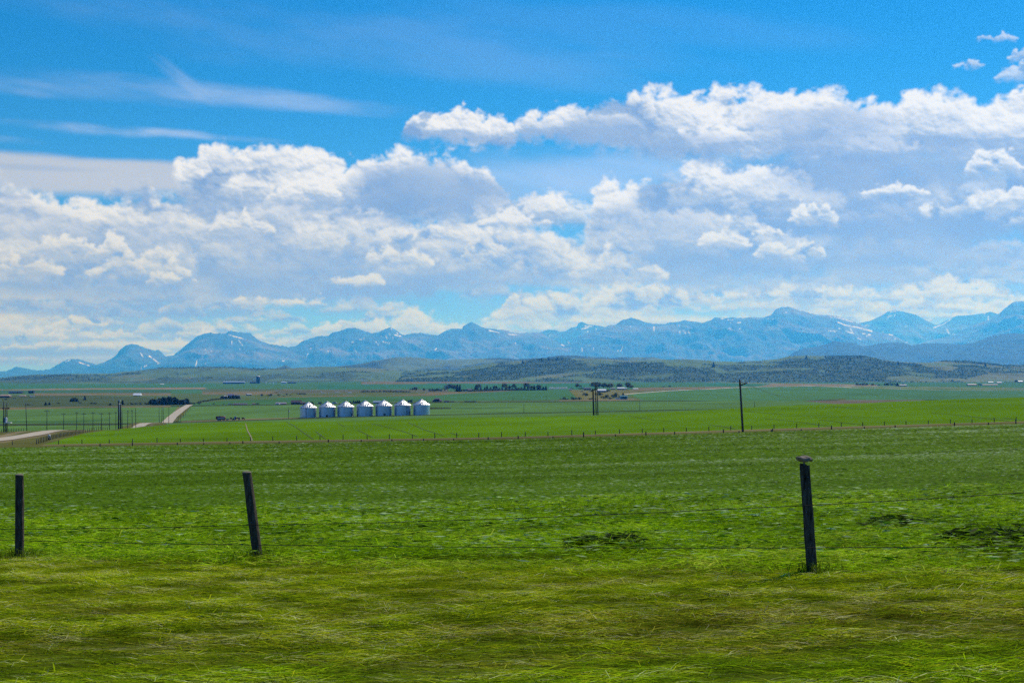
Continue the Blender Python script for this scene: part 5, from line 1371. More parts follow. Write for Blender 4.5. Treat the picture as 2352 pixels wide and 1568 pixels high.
MB().lathe([(.5, .75), (.62, 1.0), (.62, 1.4), (.2, 1.55), (0, 1.56)], 12, 0.5).obj('hopper', M_DARKM, t, True)
for x in (-1.5, 1.5):
    for y in (-1.8, 1.8): wheel(x, y, .42, .3, t)
g3 = g + Vector((sz(215, d), 0, .35))
t = thing('tractor', 'small red tractor with pale cab behind the low dark implement', 'tractor', g3, .1)
MB().box(.0, 2.0, -.5, .5, .7, 1.35).obj('bonnet', M_RED, t)
MB().box(-1.3, 0, -.7, .7, .8, 1.3).obj('rear_body', M_RED, t)
MB().raw([(x, y, z) for z, k in ((1.3, 1.0), (2.1, .85)) for x, y in ((-1.2 * k, -.7 * k), (-.05, -.7 * k), (-.05, .7 * k), (-1.2 * k, .7 * k))], [(0, 1, 5, 4), (1, 2, 6, 5), (2, 3, 7, 6), (3, 0, 4, 7), (4, 5, 6, 7)]).obj('cab', paint((.45, .42, .45), .3), t)
for x, r_ in ((-.9, .75), (1.5, .45)):
    for y in (-.8, .8): wheel(x, y, r_, .35, t)
g4 = g + Vector((sz(310, d), 0, .55))
t = thing('fuel_tank', 'small dark fuel tank on legs at the right end of the field machines', 'tank', g4)
MB().tube([(-.9, 0, .75), (.9, 0, .75)], .42, 12).obj('tank', M_DARKM, t, True)
for x in (-.6, .6): MB().box(x - .06, x + .06, -.3, .3, 0, .4).obj('leg', M_DARKM, t)
px, d = at('p3', 1830, 585, 1380, 1900)
t = thing('combine', 'dark farm machine seen between fifth and sixth grain bin roofs', 'farm machine', G(px, d))
MB().raw([(-2.8, -1.4, .8), (2.6, -1.4, .8), (2.6, 1.4, .8), (-2.8, 1.4, .8), (-2.4, -1.3, 2.4), (1.2, -1.3, 2.6), (1.2, 1.3, 2.6), (-2.4, 1.3, 2.4)], [(0, 1, 5, 4), (1, 2, 6, 5), (2, 3, 7, 6), (3, 0, 4, 7), (4, 5, 6, 7), (3, 2, 1, 0)]).obj('body', paint((.05, .06, .05), .5), t)
MB().box(1.3, 2.5, -.9, .9, 2.0, 3.1).obj('cab', M_GLASS, t)
for x, r_ in ((-1.8, .6), (1.6, .9)):
    for y in (-1.3, 1.3): wheel(x, y, r_, .5, t)
# ================================================================== trees of the valley
M_LEAF = mat('tree_leaves', None, 0.75, var=0.3, scale=1.2, spec=0.2, attr=True, transl=0.25)
M_BARK = mat('grey_bark', (.10, .085, .07), 0.9, var=0.3)


def crown_mesh(kind, seed, tone):
    """foliage as many small leaf clumps through the crown's volume; unit height"""
    rs_ = np.random.RandomState(seed)
    if kind == 'conifer':
        n = 300; h = .04 + .94 * rs_.rand(n) ** 1.25; a = rs_.rand(n) * 6.283
        tier = .72 + .28 * np.sin(h * 34 + seed)
        r_ = .25 * (1 - h) ** .8 * tier * (.55 + .5 * rs_.rand(n)) + .008
        c_ = np.stack([r_ * np.cos(a), r_ * np.sin(a), h], 1); s = .055 + .065 * (1 - h)
    else:
        nb_ = 9 if kind == 'round' else 7
        bc = np.stack([rs_.randn(nb_) * .17, rs_.randn(nb_) * .17, .55 + rs_.rand(nb_) * .30], 1) if kind != 'bush' else np.stack([rs_.randn(nb_) * .28, rs_.randn(nb_) * .25, .30 + rs_.rand(nb_) * .35], 1)
        n = 260; k = rs_.randint(0, nb_, n); v_ = rs_.randn(n, 3); v_ /= np.linalg.norm(v_, axis=1)[:, None]
        c_ = bc[k] + v_ * (.16 + .07 * rs_.rand(n)[:, None]) * (1, 1, .85); c_[:, 2] = np.clip(c_[:, 2], .04 if kind == 'bush' else .16, 1.02); s = np.full(n, .060) * (.7 + .7 * rs_.rand(n))
    u_ = rs_.randn(n, 3); u_ /= np.linalg.norm(u_, axis=1)[:, None]; w_ = rs_.randn(n, 3); w_ -= u_ * (u_ * w_).sum(1)[:, None]; w_ /= np.linalg.norm(w_, axis=1)[:, None]
    if kind == 'conifer': u_ = np.stack([np.cos(a), np.sin(a), -.45 + 0 * a], 1); w_ = np.stack([-np.sin(a), np.cos(a), .3 * rs_.randn(n)], 1)
    q = [c_ + (u_ * i + w_ * j) * s[:, None] for i, j in ((-1, -.7), (1.1, -.4), (.8, .8), (-.7, .9))]
    V_ = np.stack(q, 1).reshape(-1, 3)
    F_ = np.arange(4 * n).reshape(n, 4)
    t_ = np.asarray(tone)[None] * (.55 + .9 * rs_.rand(n))[:, None] * (.9 + .2 * rs_.rand(n, 3))
    return V_, F_, np.repeat(t_, 4, 0)


TONES = {'conifer': (.028, .050, .028), 'round': (.105, .125, .062), 'bush': (.068, .095, .050)}
PROTO = {}
for kind in TONES:
    for s in range(4):
        V_, F_, T_ = crown_mesh(kind, 40 + s * 7 + len(kind), np.array(TONES[kind]) * (.85 + .12 * s) * ((1.0, 1.0, 1.0) if s < 3 else (1.35, 1.15, 1.0)))
        o = fastmesh('crown', V_, F_, M_LEAF, cols=T_); PROTO[kind, s] = o.data; bpy.data.objects.remove(o)
tr = MB().tube([(0, 0, -.03), (.01, 0, .3), (.0, .01, .62), (.02, 0, .85)], [.030, .024, .014, .004], 7)
for q, (a_, z_) in enumerate(((.3, .35), (2.2, .42), (4.1, .5), (5.3, .58))): tr.tube([(0, 0, z_), (.16 * math.cos(a_), .16 * math.sin(a_), z_ + .2)], [.012, .004], 5)
o = tr.obj('trunk', M_BARK, None, True); TRUNK = o.data; bpy.data.objects.remove(o)
NAMES = {'conifer': 'spruce_tree', 'round': 'leafy_tree', 'bush': 'bush'}
CATS = {'conifer': 'tree', 'round': 'tree', 'bush': 'bush'}
random.seed(21)


def tree(kind, loc, h, wscale, label, group=None):
    t = thing(NAMES[kind], label, CATS[kind], loc, random.uniform(0, 6.28), group)
    c_ = bpy.data.objects.new('crown' if kind != 'bush' else 'foliage', PROTO[kind, random.randrange(4)]); COL.objects.link(c_); c_.parent = t
    c_.scale = (h * wscale, h * wscale, h)
    k_ = bpy.data.objects.new('trunk' if kind != 'bush' else 'stem', TRUNK); COL.objects.link(k_); k_.parent = t
    k_.scale = (h * (1 if kind != 'bush' else .8), h * (1 if kind != 'bush' else .8), h * (1.0 if kind != 'bush' else .6))
    return t


def trees(kind, p, items, d0, d1, label, group=None, ws=1.0):
    """items: (zx, zy base, height) or with a label and/or width"""
    for it in items:
        zx, zy, hz_ = it[:3]
        lab = it[3] if len(it) > 3 and it[3] else label
        w_ = it[4] if len(it) > 4 else None
        px, d = at(p, zx, zy, d0, d1)
        h = sz(hz_, d)
        nat = {'conifer': .48, 'round': .75, 'bush': 1.05}[kind]
        h *= 1.12
        tree(kind, G(px, d, -.1), h, (w_ / hz_ / nat * (1.25 if kind == 'conifer' else 1.0)) if w_ else ws * random.uniform(.85, 1.2), lab, group if not (len(it) > 3 and it[3]) else None)


B = 'bush'; C = 'conifer'; RD_ = 'round'
trees(C, 'p1', [(985, 572, 46, 'leftmost spruce of the cluster of four on the far slope', 34), (1010, 572, 54, 'second spruce in the cluster of four, slimmer than its right neighbour', 32), (1038, 571, 54, 'third and fullest spruce in the cluster of four on the far slope', 42), (1063, 572, 44, 'rightmost spruce of the cluster of four on the far slope', 34),
                (1170, 549, 54, 'lone pointed spruce right of the cluster of four', 30), (630, 622, 42, 'small spruce at the valley field edge, left one of a pair', 30), (680, 616, 36, 'small spruce at the valley field edge, right one of a pair', 28),
                (1690, 616, 62, 'dark spruce just right of the double transformer poles', 36), (1520, 622, 30, 'small dark spruce left of the double transformer poles', 30)], 1450, 2600, '')
trees(B, 'p1', [(70, 550, 26, 'low bush below the wide tan-roofed house', 50), (200, 535, 22, 'small bush below the small tan-roofed shed', 34), (400, 622, 24, 'wide flat bush above the field edge near the tall bare pole', 80), (800, 602, 20, 'small bush on the slope left of the spruce cluster', 44), (1100, 598, 26, 'bush on the slope below the lone pointed spruce', 30),
                (1280, 608, 30, 'bush left one of two near the second hedge', 60), (1312, 606, 26, 'bush right one of two near the second hedge', 30), (1810, 616, 34, 'dark bush right of the transformer pole spruce', 60), (1870, 614, 30, None, 40), (1930, 614, 34, None, 44), (2015, 614, 34, None, 60)], 1440, 2600,
      'low dark bush left of the dense dark grove', 'low bushes left of the dense grove')
random.seed(3)
GR = 'dark conifers of the dense grove by the far road'
gl = 'dark tree packed in the dense grove left of the climbing road'
items = [(2080 + i * 23 + random.randint(-6, 6), 612 + random.randint(-4, 3), random.randint(52, 80) if i < 6 else random.randint(72, 104), None, random.randint(40, 60)) for i in range(13)]
trees(C, 'p1', items, 1420, 1700, gl, GR)
items = [(30 + i * 21 + random.randint(-6, 6), 611 + random.randint(-4, 3), int((98 if i < 10 else 74) * random.uniform(.82, 1.05)), None, random.randint(42, 62)) for i in range(18)]
trees(C, 'p2', items, 1420, 1700, gl, GR)
trees(B, 'p2', [(425, 610, 40, None, 60), (470, 610, 32, None, 50), (540, 608, 34, 'lone round bush right of the dense grove, by the field edge', 70)], 1420, 1700, 'bush at the right end of the dense grove', 'bushes ending the dense grove')
trees(B, 'p2', [(560 + i * 27, 582 - i * 4 + random.randint(-3, 3), random.randint(20, 34), None, random.randint(36, 56)) for i in range(11)], 1500, 2600, 'bush in the slanting hedge that climbs to the purple-grey roofed house', 'bushes of the slanting hedge')
trees(C, 'p2', [(850 + i * 22 + random.randint(-5, 5), 536 - i * .4, random.randint(34, 52), None, random.randint(28, 40)) for i in range(12)], 1500, 2600, 'dark tree in the row in front of the purple-grey roofed house', 'dark trees before the purple-roofed house')
trees(RD_, 'p2', [(1400, 516, 48, 'small dark tree left one of two round ones on the brown slope', 30), (1520, 512, 48, 'round dark tree right of the small dark one on the brown slope', 46), (1635, 503, 34, 'little tree between the round dark one and three shrubs', 26), (1745, 494, 32, 'little tree among low shrubs left of the dark scrub patch', 26)], 1500, 2700, '')
trees(B, 'p2', [(1705, 498, 18, 'low shrub left of the little tree by the dark scrub patch', 26), (1800, 490, 16, 'low shrub right of the little tree by the dark scrub patch', 30), (1950, 477, 26, 'wide dark scrub patch above the leftmost grain bin', 120), (738, 612, 24, 'small bush in front of the hedge line, left of the red barn', 26), (878, 610, 18, 'tiny bush left of the low dark blue shed', 16),
                (1345, 610, 24, 'dark bush right of the small pinkish shed', 56)], 1400, 2700, '')
trees(C, 'p3', [(465, 600, 28, None, 22), (488, 600, 24, None, 20), (575, 600, 26, None, 22), (600, 600, 26, None, 22)], 1400, 1900, 'tiny dark spruce seen in the gap between first and second grain bin', 'tiny spruces between the first two bins')
trees(C, 'p3', [(1010, 592, 26, None, 24), (1050, 592, 38, None, 26), (1080, 593, 34, None, 26), (1106, 593, 40, None, 28), (1132, 593, 38, None, 28)], 1400, 1900, 'small dark spruce seen between third and fourth grain bin', 'small spruces behind the middle bins')
random.seed(13)
trees(B, 'p3', [(1165 + i * 36 + random.randint(-8, 8), 446, random.randint(22, 36), None, random.randint(30, 52)) for i in range(19)], 2000, 3000, 'dark shrub in the low row above the grain bins', 'shrubs of the low row above the bins')
trees(RD_, 'p3', [(1905, 438, 62, 'pale feathery tree at the right end of the low shrub row', 80), (2015, 434, 42, 'small dark pointed tree between pale feathery tree and leafy row', 38)], 2000, 3000, '')
trees(B, 'p4', [(45, 434, 44, None, 70), (100, 434, 50, None, 70), (150, 434, 52, None, 70), (205, 434, 46, None, 60)], 2100, 3000, 'olive bush at the left end of the long tree row', 'olive bushes at the left of the long tree row')
trees(RD_, 'p4', [(290, 434, 78, None, 80), (335, 434, 92, None, 90), (380, 434, 84, None, 80), (715, 420, 80, None, 60), (1075, 412, 82, None, 60), (1205, 412, 80, None, 44), (1385, 410, 84, None, 70), (1555, 408, 62, None, 70), (1440, 408, 50, None, 60), (1130, 414, 56, None, 50), (940, 416, 60, None, 46)], 2100, 3000,
      'leafy olive tree rising out of the long tree row', 'leafy trees of the long tree row')
trees(C, 'p4', [(425, 434, 92, None, 40), (458, 434, 90, None, 38), (680, 424, 74, None, 46)] + [(620 + i * 43 + random.randint(-9, 9), 428 - i * .65, random.randint(36, 78), None, random.randint(24, 36)) for i in range(25)], 2100, 3000, 'pointed dark spruce in the long tree row', 'spruces of the long tree row')
trees(B, 'p4', [(520, 438, 46, None, 70)] + [(590 + i * 56 + random.randint(-9, 9), 432 - i * 1.1, random.randint(24, 40), None, random.randint(56, 80)) for i in range(20)], 2100, 3000, 'low bush filling the foot of the long tree row', 'bushes of the long tree row')
trees(RD_, 'p4', [(2072, 402, 74, 'pale leafy tree right of the white greenhouse', 60)], 2100, 3000, '')
trees(B, 'p4', [(2000, 405, 26, None, 60), (2120, 404, 28, None, 60), (2180, 405, 36, None, 60)], 2100, 3000, 'low bush between the greenhouse and the farm yard', 'bushes beside the greenhouse')
trees(B, 'p4', [(1880, 550, 48, 'grey-green shrub leftmost in the green field below the greenhouse', 60), (1930, 550, 30, 'lower shrub beside the leftmost grey-green shrub', 40), (2015, 550, 54, 'tall shrub in the middle of the shrubs below the farm yard', 60), (2062, 548, 40, 'shrub right of the tall one below the farm yard', 46), (2108, 550, 50, 'rightmost shrub below the farm yard, left of the round bush', 50)], 1420, 2200, '')
trees(RD_, 'p5', [(475, 408, 96, 'tallest broad tree of the farm yard, behind the pole structure', 110), (540, 408, 88, 'broad tree right of the tallest yard tree', 90), (605, 412, 90, 'broad yard tree above the white roofed farmhouse', 90), (680, 412, 90, 'broad tree at the right of the yard trees, above the grey shed', 90), (820, 404, 74, 'olive tree behind the white roofed low house', 66),
                  (938, 418, 100, 'tall yard tree between the white sheds', 76), (985, 410, 62, 'smaller tree leaning on the right of the tall yard tree', 56)], 1700, 3000, '')
trees(B, 'p5', [(357, 497, 58, 'round dark bush in the yellow yard grass', 92), (540, 492, 58, 'dark bush right of the pole structure', 80), (630, 537, 68, 'wide grey-green bush left of the tall bush by the caravan', 116), (765, 528, 88, 'tall dark bush just left of the caravan', 100), (430, 545, 30, 'low bush at the foot of the pole structure, by the hedge', 70), (700, 540, 30, 'low bush between the wide and the tall bush', 50),
                (660, 440, 44, 'bush right of the white roofed farmhouse', 70)], 1380, 3000, '')
trees(C, 'p5', [(870, 486, 36, 'small dark spruce behind the teal shed roof', 24)], 1500, 2600, '')
trees(B, 'p7', [(55, 536, 42, 'leftmost dark bush in the row on the plain below the hills', 74), (150, 539, 48, 'broad dark bush second in the row on the plain', 84), (275, 539, 38, 'dark bush in the middle of the row on the plain', 54), (355, 536, 24, 'small faint bush in the row on the plain', 30), (480, 541, 58, 'largest dark bush of the row on the plain, near the two spruces', 104), (528, 541, 40, 'narrow dark bush touching the largest one on the plain', 34)], 2600, 5200, '')
trees(C, 'p7', [(605, 541, 46, 'dark spruce left of the grey-blue roofed house on the plain', 34), (685, 524, 26, 'dark spruce behind the grey-blue roofed house on the plain', 22)], 2600, 5200, '')
trees(B, 'p7', [(1750, 534, 32, 'round bush between the dark and the dull red barn', 50), (2245, 492, 40, 'dark bush left of the small white farmhouse', 60)], 2600, 6000, '')
# spruces that break the skyline of the hills
def on_hill(rg, px, y):
    n = rg['rows']
    e = np.abs(rg['PA'][:n] - px) * 3 + np.abs(rg['YA'][:n] - y)
    i, j = np.unravel_index(np.argmin(e), e.shape)
    return Vector((rg['XA'][i, j], rg['DA'][i, j], rg['ZA'][i, j]))


HT = 'lone spruces on the hill skyline'
for p, zx, zy, hz_, lab in [('m3', 143, 572, 34, 'lone dark spruce where the scrub hill starts to rise, left end'), ('m3', 205, 558, 18, 'tiny spruce between two taller ones on the left scrub hill crest'), ('m3', 310, 545, 28, 'spruce left one of three on the rounded scrub hill crest'),
                            ('m3', 372, 545, 34, 'tallest spruce in the middle of three on the rounded scrub hill crest'), ('m3', 442, 543, 30, 'spruce right one of three on the rounded scrub hill crest'), ('m3', 490, 540, 22, 'small spruce just right of three on the rounded scrub hill crest'),
                            ('m3', 1275, 582, 24, 'small spruce on the slope under the hill crest at centre right'), ('m3', 1822, 600, 42, 'broad dark spruce alone on the open slope left of the big pole'), ('m4', 435, 624, 36, 'big spruce on the flat top of the largest scrub hill'),
                            ('m4', 595, 610, 20, 'small spruce in the middle of the largest hill top'), ('m4', 820, 645, 30, 'dark spruce below the right shoulder of the largest hill top'), ('m4', 887, 632, 26, 'spruce pair partner on the right shoulder of the largest hill'), ('m4', 918, 610, 22, 'spruce breaking the skyline on the right shoulder of the largest hill'),
                            ('m4', 1243, 675, 32, 'spruce on the falling right end of the largest hill'), ('m4', 1630, 648, 16, 'tiny spruce on the skyline at the left of the last hill'), ('m4', 1815, 650, 20, 'spruce on the skyline at the middle of the last hill'), ('m4', 1970, 665, 20, 'small spruce on the falling skyline of the last hill'),
                            ('m4', 2010, 690, 34, 'spruce on the front slope of the last hill at far right')]:
    px, py = Q(p, zx, zy); loc = on_hill(rg_hr, px, py)
    h = hz_ / 2.352 / 3.75 * loc.y / F
    tree('conifer', loc + Vector((0, 0, -.4)), h, 1.35, lab, HT)
# ================================================================== the fence beside the road
random.seed(31)
UND = lambda x, y: float(fbm(np.array([[x / 90.0]]), np.array([[y / 90.0]]), 77, 4)[0, 0]) * float(np.interp(y, [0, 20, 60, 180, 300, 900, 3000], [0.10, 0.2, 0.35, 0.1, 0.25, 0.6, 1.2]))


def GN(x, y, h=0.0): return Vector((x, y, float(gz(x, y)) + UND(x, y) + h))


def pp(px2, py2, d): return Vector(((px2 / 2.2969 - 512) / F * d, d, CZ - (py2 / 2.2969 - YH) / F * d))


pf = thing('pasture_fence', 'old dark post and wire fence in the tall grass along the road', 'fence', GN(-3.4, 18.6))
o0 = Vector(pf.location)
POSTS = [((44, 1092), (44, 1292), 19.5, .060, 'upright dark post at the left edge'), ((567, 1086), (594, 1298), 18.6, .064, 'dark post leaning to the left'), ((1847, 1066), (1866, 1335), 15.3, .058, 'tallest dark post with a loose weathered lump standing in for its sunlit top')]
rs = np.random.RandomState(9)
for (tx, ty), (bx, by), d, r_, lab in POSTS:
    a, c_ = pp(bx, by, d), pp(tx, ty, d)
    a = a - (c_ - a).normalized() * .35
    v_ = MB(); n, m_ = 14, 12
    for i in range(m_ + 1):
        s = i / m_; q = a + (c_ - a) * s
        for k in range(n):
            an = 6.283 * k / n
            rr = r_ * (1.06 - .14 * s) * (1 + .10 * math.sin(3 * an + d) + .06 * rs.randn() * .6)
            v_.v.append((q.x + rr * math.cos(an), q.y + rr * math.sin(an), q.z + (rs.randn() * .008 if i == m_ else 0)))
    for i in range(m_):
        for k in range(n): v_.f.append((i * n + k, i * n + (k + 1) % n, (i + 1) * n + (k + 1) % n, (i + 1) * n + k))
    v_.v = [tuple(Vector(p_) - o0) for p_ in v_.v]
    po = v_.obj('post', M_POST, pf, True); po['label'] = lab
    tp = c_ - o0; raised = d < 16
    cp = MB().lathe([(0, .0), (r_ * .93, .0), (r_ * .95, .012), (r_ * .7, .022), (0, .026)], 14)
    if raised:
        cp = MB().lathe([(0, .030), (.045, .033), (.078, .046), (.085, .062), (.070, .078), (.035, .088), (0, .090)], 14)  # added lump stands in for the sunlit top of this post
        cp.v = [(x * 1.12, y * .75, z + .012 * math.sin(x * 40 + y * 25)) for x, y, z in cp.v]
        cp.tube([(0, 0, -.02), (0, 0, .06)], .010, 6)
    cp.v = [tuple(Vector(p_) + tp) for p_ in cp.v]
    if raised:
        M3 = 0.16; cp.v = [(x, y, z - (x - tp.x) * M3) for x, y, z in cp.v]
    cp.obj('sunlit_post_top', M_CUT, po)
UP = [(-700, 1210, 20.5), (0, 1215, 19.6), (44, 1215, 19.4), (320, 1212, 19.0), (590, 1205, 18.5), (900, 1199, 17.8), (1176, 1190, 17.1), (1520, 1176, 16.2), (1858, 1160, 15.2), (2100, 1147, 14.6), (2352, 1131, 14.0), (2900, 1085, 12.8)]
LO = [(-700, 1236, 20.5), (0, 1240, 19.6), (44, 1241, 19.4), (320, 1247, 19.0), (592, 1251, 18.5), (900, 1254, 17.8), (1300, 1257, 16.8), (1600, 1258, 16.0), (1860, 1257, 15.2), (2100, 1256, 14.6), (2352, 1254, 14.0), (2900, 1250, 12.8)]
for W in (UP, LO):
    MB().tube([pp(x, y, d - .09) - o0 for x, y, d in W], .0040, 6).obj('wire', M_WIRE, pf, True)

# ================================================================== grass, crop and weeds
M_BLADE = mat('grass_blades', None, 0.75, var=0.2, scale=0.8, spec=0.0, attr=True, transl=0.40)
M_CROP = mat('crop_leaves', None, 0.7, var=0.2, scale=0.6, spec=0.03, attr=True, transl=0.35)


def field_pts(n, d0, d1, seed, margin=70, pw=1.0):
    rs_ = np.random.RandomState(seed)
    s = rs_.rand(n)
    d = np.sqrt(d0 * d0 + (d1 * d1 - d0 * d0) * s ** pw)
    px = -margin + (1024 + 2 * margin) * rs_.rand(n)
    x = (px - 512) / F * d
    side = rs_.rand(n) < .22                       # the growth goes on beyond both sides of the view
    x = np.where(side, np.sign(rs_.rand(n) - .5) * ((512 + margin) / F * d + 7.0 * rs_.rand(n)), x)
    z = gz(x, d) + fbm(x / 90, d / 90, 77, 4) * np.interp(d, [0, 20, 60, 180, 300, 900, 3000], [0.10, 0.2, 0.35, 0.1, 0.25, 0.6, 1.2])
    return x, d, z, rs_


def blades(name, x, y, z, h, w, lean, ldir, tone, m_, label, cat, seed):
    """bent blades: two-part strips ending in a point"""
    n = len(x); rs_ = np.random.RandomState(seed)
    lx, ly = np.cos(ldir) * lean * h, np.sin(ldir) * lean * h
    fa = rs_.rand(n) * 6.283; wx, wy = np.cos(fa) * w * .5, np.sin(fa) * w * .5 * .6
    V_ = np.empty((n, 5, 3), np.float32)
    for k, (s, hz_, wk) in enumerate(((0, 0, 1.0), (0, 0, -1.0), (.38, .68, .85), (.38, .68, -.85), (1.0, .93, 0))):
        V_[:, k, 0] = x + lx * s + wx * wk; V_[:, k, 1] = y + ly * s + wy * wk; V_[:, k, 2] = z - .02 + h * hz_ * (1 - .30 * lean.clip(0, 1.4) * s)
    F_ = (np.array([(0, 1, 3), (0, 3, 2), (2, 3, 4)])[None] + 5 * np.arange(n)[:, None, None]).reshape(-1, 3)
    cols = np.repeat(tone[:, None], 5, 1); cols[:, 4] *= 1.12
    return tag(fastmesh(name, V_.reshape(-1, 3), F_, m_, cols=cols.reshape(-1, 3)), label, cat, kind='stuff')


def leaves(name, x, y, z, s, tone, m_, label, cat, seed, flat=.55, long=2.2):
    """broad leaves held at all angles, longer than wide, most of them lying over with the wind"""
    n = len(x); rs_ = np.random.RandomState(seed)
    a = rs_.randn(n) * .5 + np.where(rs_.rand(n) < .5, 0, math.pi)
    u_ = np.stack([np.cos(a), np.sin(a), rs_.randn(n) * .06], 1); w_ = np.stack([-np.sin(a), np.cos(a), rs_.randn(n) * flat], 1)
    w_ /= np.linalg.norm(w_, axis=1)[:, None]
    c_ = np.stack([x, y, z], 1); s = s[:, None]
    q = [c_ - u_ * s * long * .5, c_ - w_ * s * .5, c_ + u_ * s * long * .5, c_ + w_ * s * .5 + np.array([0, 0, .15]) * s]
    V_ = np.stack(q, 1).reshape(-1, 3); F_ = np.arange(4 * n).reshape(n, 4)
    return tag(fastmesh(name, V_, F_, m_, cols=np.repeat(tone, 4, 0)), label, cat, kind='stuff')


def tones(x, y, rs_, parts, sc, seed, streak=3.0):
    """picks a tone per leaf: (colour, share) patches that follow drawn-out noise"""
    n = len(x)
    f = fbm(x / (sc * streak), y / sc, seed, 5, 0.6) * 1.5 + .5 + rs_.randn(n) * .20
    f = np.argsort(np.argsort(f)) / n
    out = np.zeros((n, 3)); acc = 0
    for c_, sh in parts:
        m_ = (f >= acc) & (f <= acc + sh + 1e-6); out[m_] = c_; acc += sh
    return out * (.60 + .8 * rs_.rand(n))[:, None]


def line_d(x): return 16.62 - 0.421 * x + .35 * fbm(x / 1.5, x * 0, 97, 3)      # distance of the fence line


def lay(rs_, n, share): return rs_.randn(n) * .34 + np.where(rs_.rand(n) < share, math.pi, 0)


# verge: grass between the road and the fence, laid over along the road by the wind of passing traffic
x, y, z, rs = field_pts(380000, 8.2, 22.0, 61, pw=.9)
off = y - line_d(x)                                # metres beyond the fence line
keep = off < .3 + .45 * rs.randn(len(x)) + 2.4 * fbm(x / 1.1, y / 2.5, 100, 3)
x, y, z, off = x[keep], y[keep], z[keep], off[keep]
brown = sst(1.0 - np.abs(y - 11.6 + 5.0 * fbm(x / 3.0, y / 1.5, 90, 4)) + fbm(x / 1.8, y / .6, 91, 5) * 3.2, 0, 1.3)
tn = tones(x, y, rs, [((.050, .075, .003), .15), ((.135, .215, .004), .29), ((.250, .330, .005), .32), ((.38, .40, .014), .15), ((.48, .47, .22), .07)], .30, 62, 1.8)
dry = tones(x, y, rs, [((.060, .055, .006), .28), ((.18, .170, .012), .34), ((.31, .30, .030), .28), ((.44, .40, .20), .10)], .3, 63, 1.8)
k = (brown * .55 > rs.rand(len(x)))[:, None]
tn = np.where(k, dry, tn)
grn = sst(11.0 - y + 2.5 * fbm(x / 1.5, y / .8, 99, 4), -.6, 2.6)[:, None]; tn = tn * (1 - grn) + tn * np.array([.96, 1.14, .85]) * grn
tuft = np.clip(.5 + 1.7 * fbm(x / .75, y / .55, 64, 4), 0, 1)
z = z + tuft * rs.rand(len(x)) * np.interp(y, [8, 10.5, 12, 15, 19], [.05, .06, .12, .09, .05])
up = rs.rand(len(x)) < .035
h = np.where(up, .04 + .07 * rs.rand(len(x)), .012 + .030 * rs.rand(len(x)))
tn = np.clip(tn * (.62 + .62 * tuft)[:, None] * 1.32, 0, .8)  # low growth darkened: shade between the tufts put into the blade colour
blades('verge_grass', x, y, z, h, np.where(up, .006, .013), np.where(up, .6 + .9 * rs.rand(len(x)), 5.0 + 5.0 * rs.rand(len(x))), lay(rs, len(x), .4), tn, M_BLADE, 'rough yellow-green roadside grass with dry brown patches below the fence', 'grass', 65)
for px2, py2, d_ in ((44, 1292, 19.5), (594, 1298, 18.6), (1866, 1335, 15.3)):
    c_ = pp(px2, py2, d_); n = 260; rr_ = np.random.RandomState(int(px2))
    qx, qy = c_.x + rr_.randn(n) * .16, c_.y - .05 + rr_.randn(n) * .10
    qt = np.array([[.10, .15, .01]]) * (.4 + 1.3 * rr_.rand(n))[:, None] * np.where(rr_.rand(n) < .2, 1.8, 1)[:, None]
    gt = tag(blades('grass_tuft', qx, qy, gz(qx, qy), .10 + .20 * rr_.rand(n), np.full(n, .008), .3 + .7 * rr_.rand(n), rr_.rand(n) * 6.28, qt, M_BLADE, 'taller grass tuft round a fence post foot', 'grass', 5), 'taller tuft of grass growing round the foot of the ' + {44: 'leftmost near fence post', 594: 'left-leaning near fence post', 1866: 'tallest near fence post'}[px2], 'grass')
    del gt['kind']; gt['group'] = 'grass tufts at the near fence posts'
# taller lush weeds behind the wires
x, y, z, rs = field_pts(215000, 13.0, 31, 66)
off = y - line_d(x); keep = off > .1 + .45 * rs.randn(len(x)) + 2.4 * fbm(x / 1.1, y / 2.5, 100, 3); x, y, z, off = x[keep], y[keep], z[keep], off[keep]
lush = sst(fbm(x / 4, y / 2.0, 98, 4), -.25, .2)
tn = tones(x, y, rs, [((.055, .110, .003), .18), ((.20, .38, .003), .32), ((.34, .58, .004), .34), ((.52, .66, .06), .16)], .6, 67, 2.5)
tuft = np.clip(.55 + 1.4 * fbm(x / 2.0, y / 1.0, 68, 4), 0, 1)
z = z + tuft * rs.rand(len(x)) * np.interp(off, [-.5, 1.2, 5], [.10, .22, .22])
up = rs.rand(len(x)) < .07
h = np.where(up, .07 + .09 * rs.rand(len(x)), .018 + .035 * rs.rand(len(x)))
tn = np.clip(tn * (.55 + .65 * tuft)[:, None], 0, .8)  # weeds darker where the tufts are low, shade painted into their tone
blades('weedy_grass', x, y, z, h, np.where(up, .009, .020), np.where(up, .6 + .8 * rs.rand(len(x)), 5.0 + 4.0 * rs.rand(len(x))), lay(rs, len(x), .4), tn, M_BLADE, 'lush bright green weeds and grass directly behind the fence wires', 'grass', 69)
x, y, z, rs = field_pts(38000, 13.5, 30, 70)
off = y - line_d(x); keep = off > .5 + .3 * rs.randn(len(x)); x, y, z, off = x[keep], y[keep], z[keep], off[keep]
z = z + (.08 + .18 * rs.rand(len(x))) * (1 + 1.0 * fbm(x / 3, y / 1.4, 68, 4))
tn = tones(x, y, rs, [((.055, .110, .005), .20), ((.150, .290, .006), .38), ((.240, .42, .012), .30), ((.42, .55, .28), .12)], .8, 71, 4.0)  # palest tone paints sun glints into the leaf colour
leaves('broad_weeds', x, y, z, .010 + .020 * rs.rand(len(x)) ** 2, tn, M_CROP, 'broad leaves with glints put into their colour among the weeds behind the fence', 'weeds', 72, long=7.0)
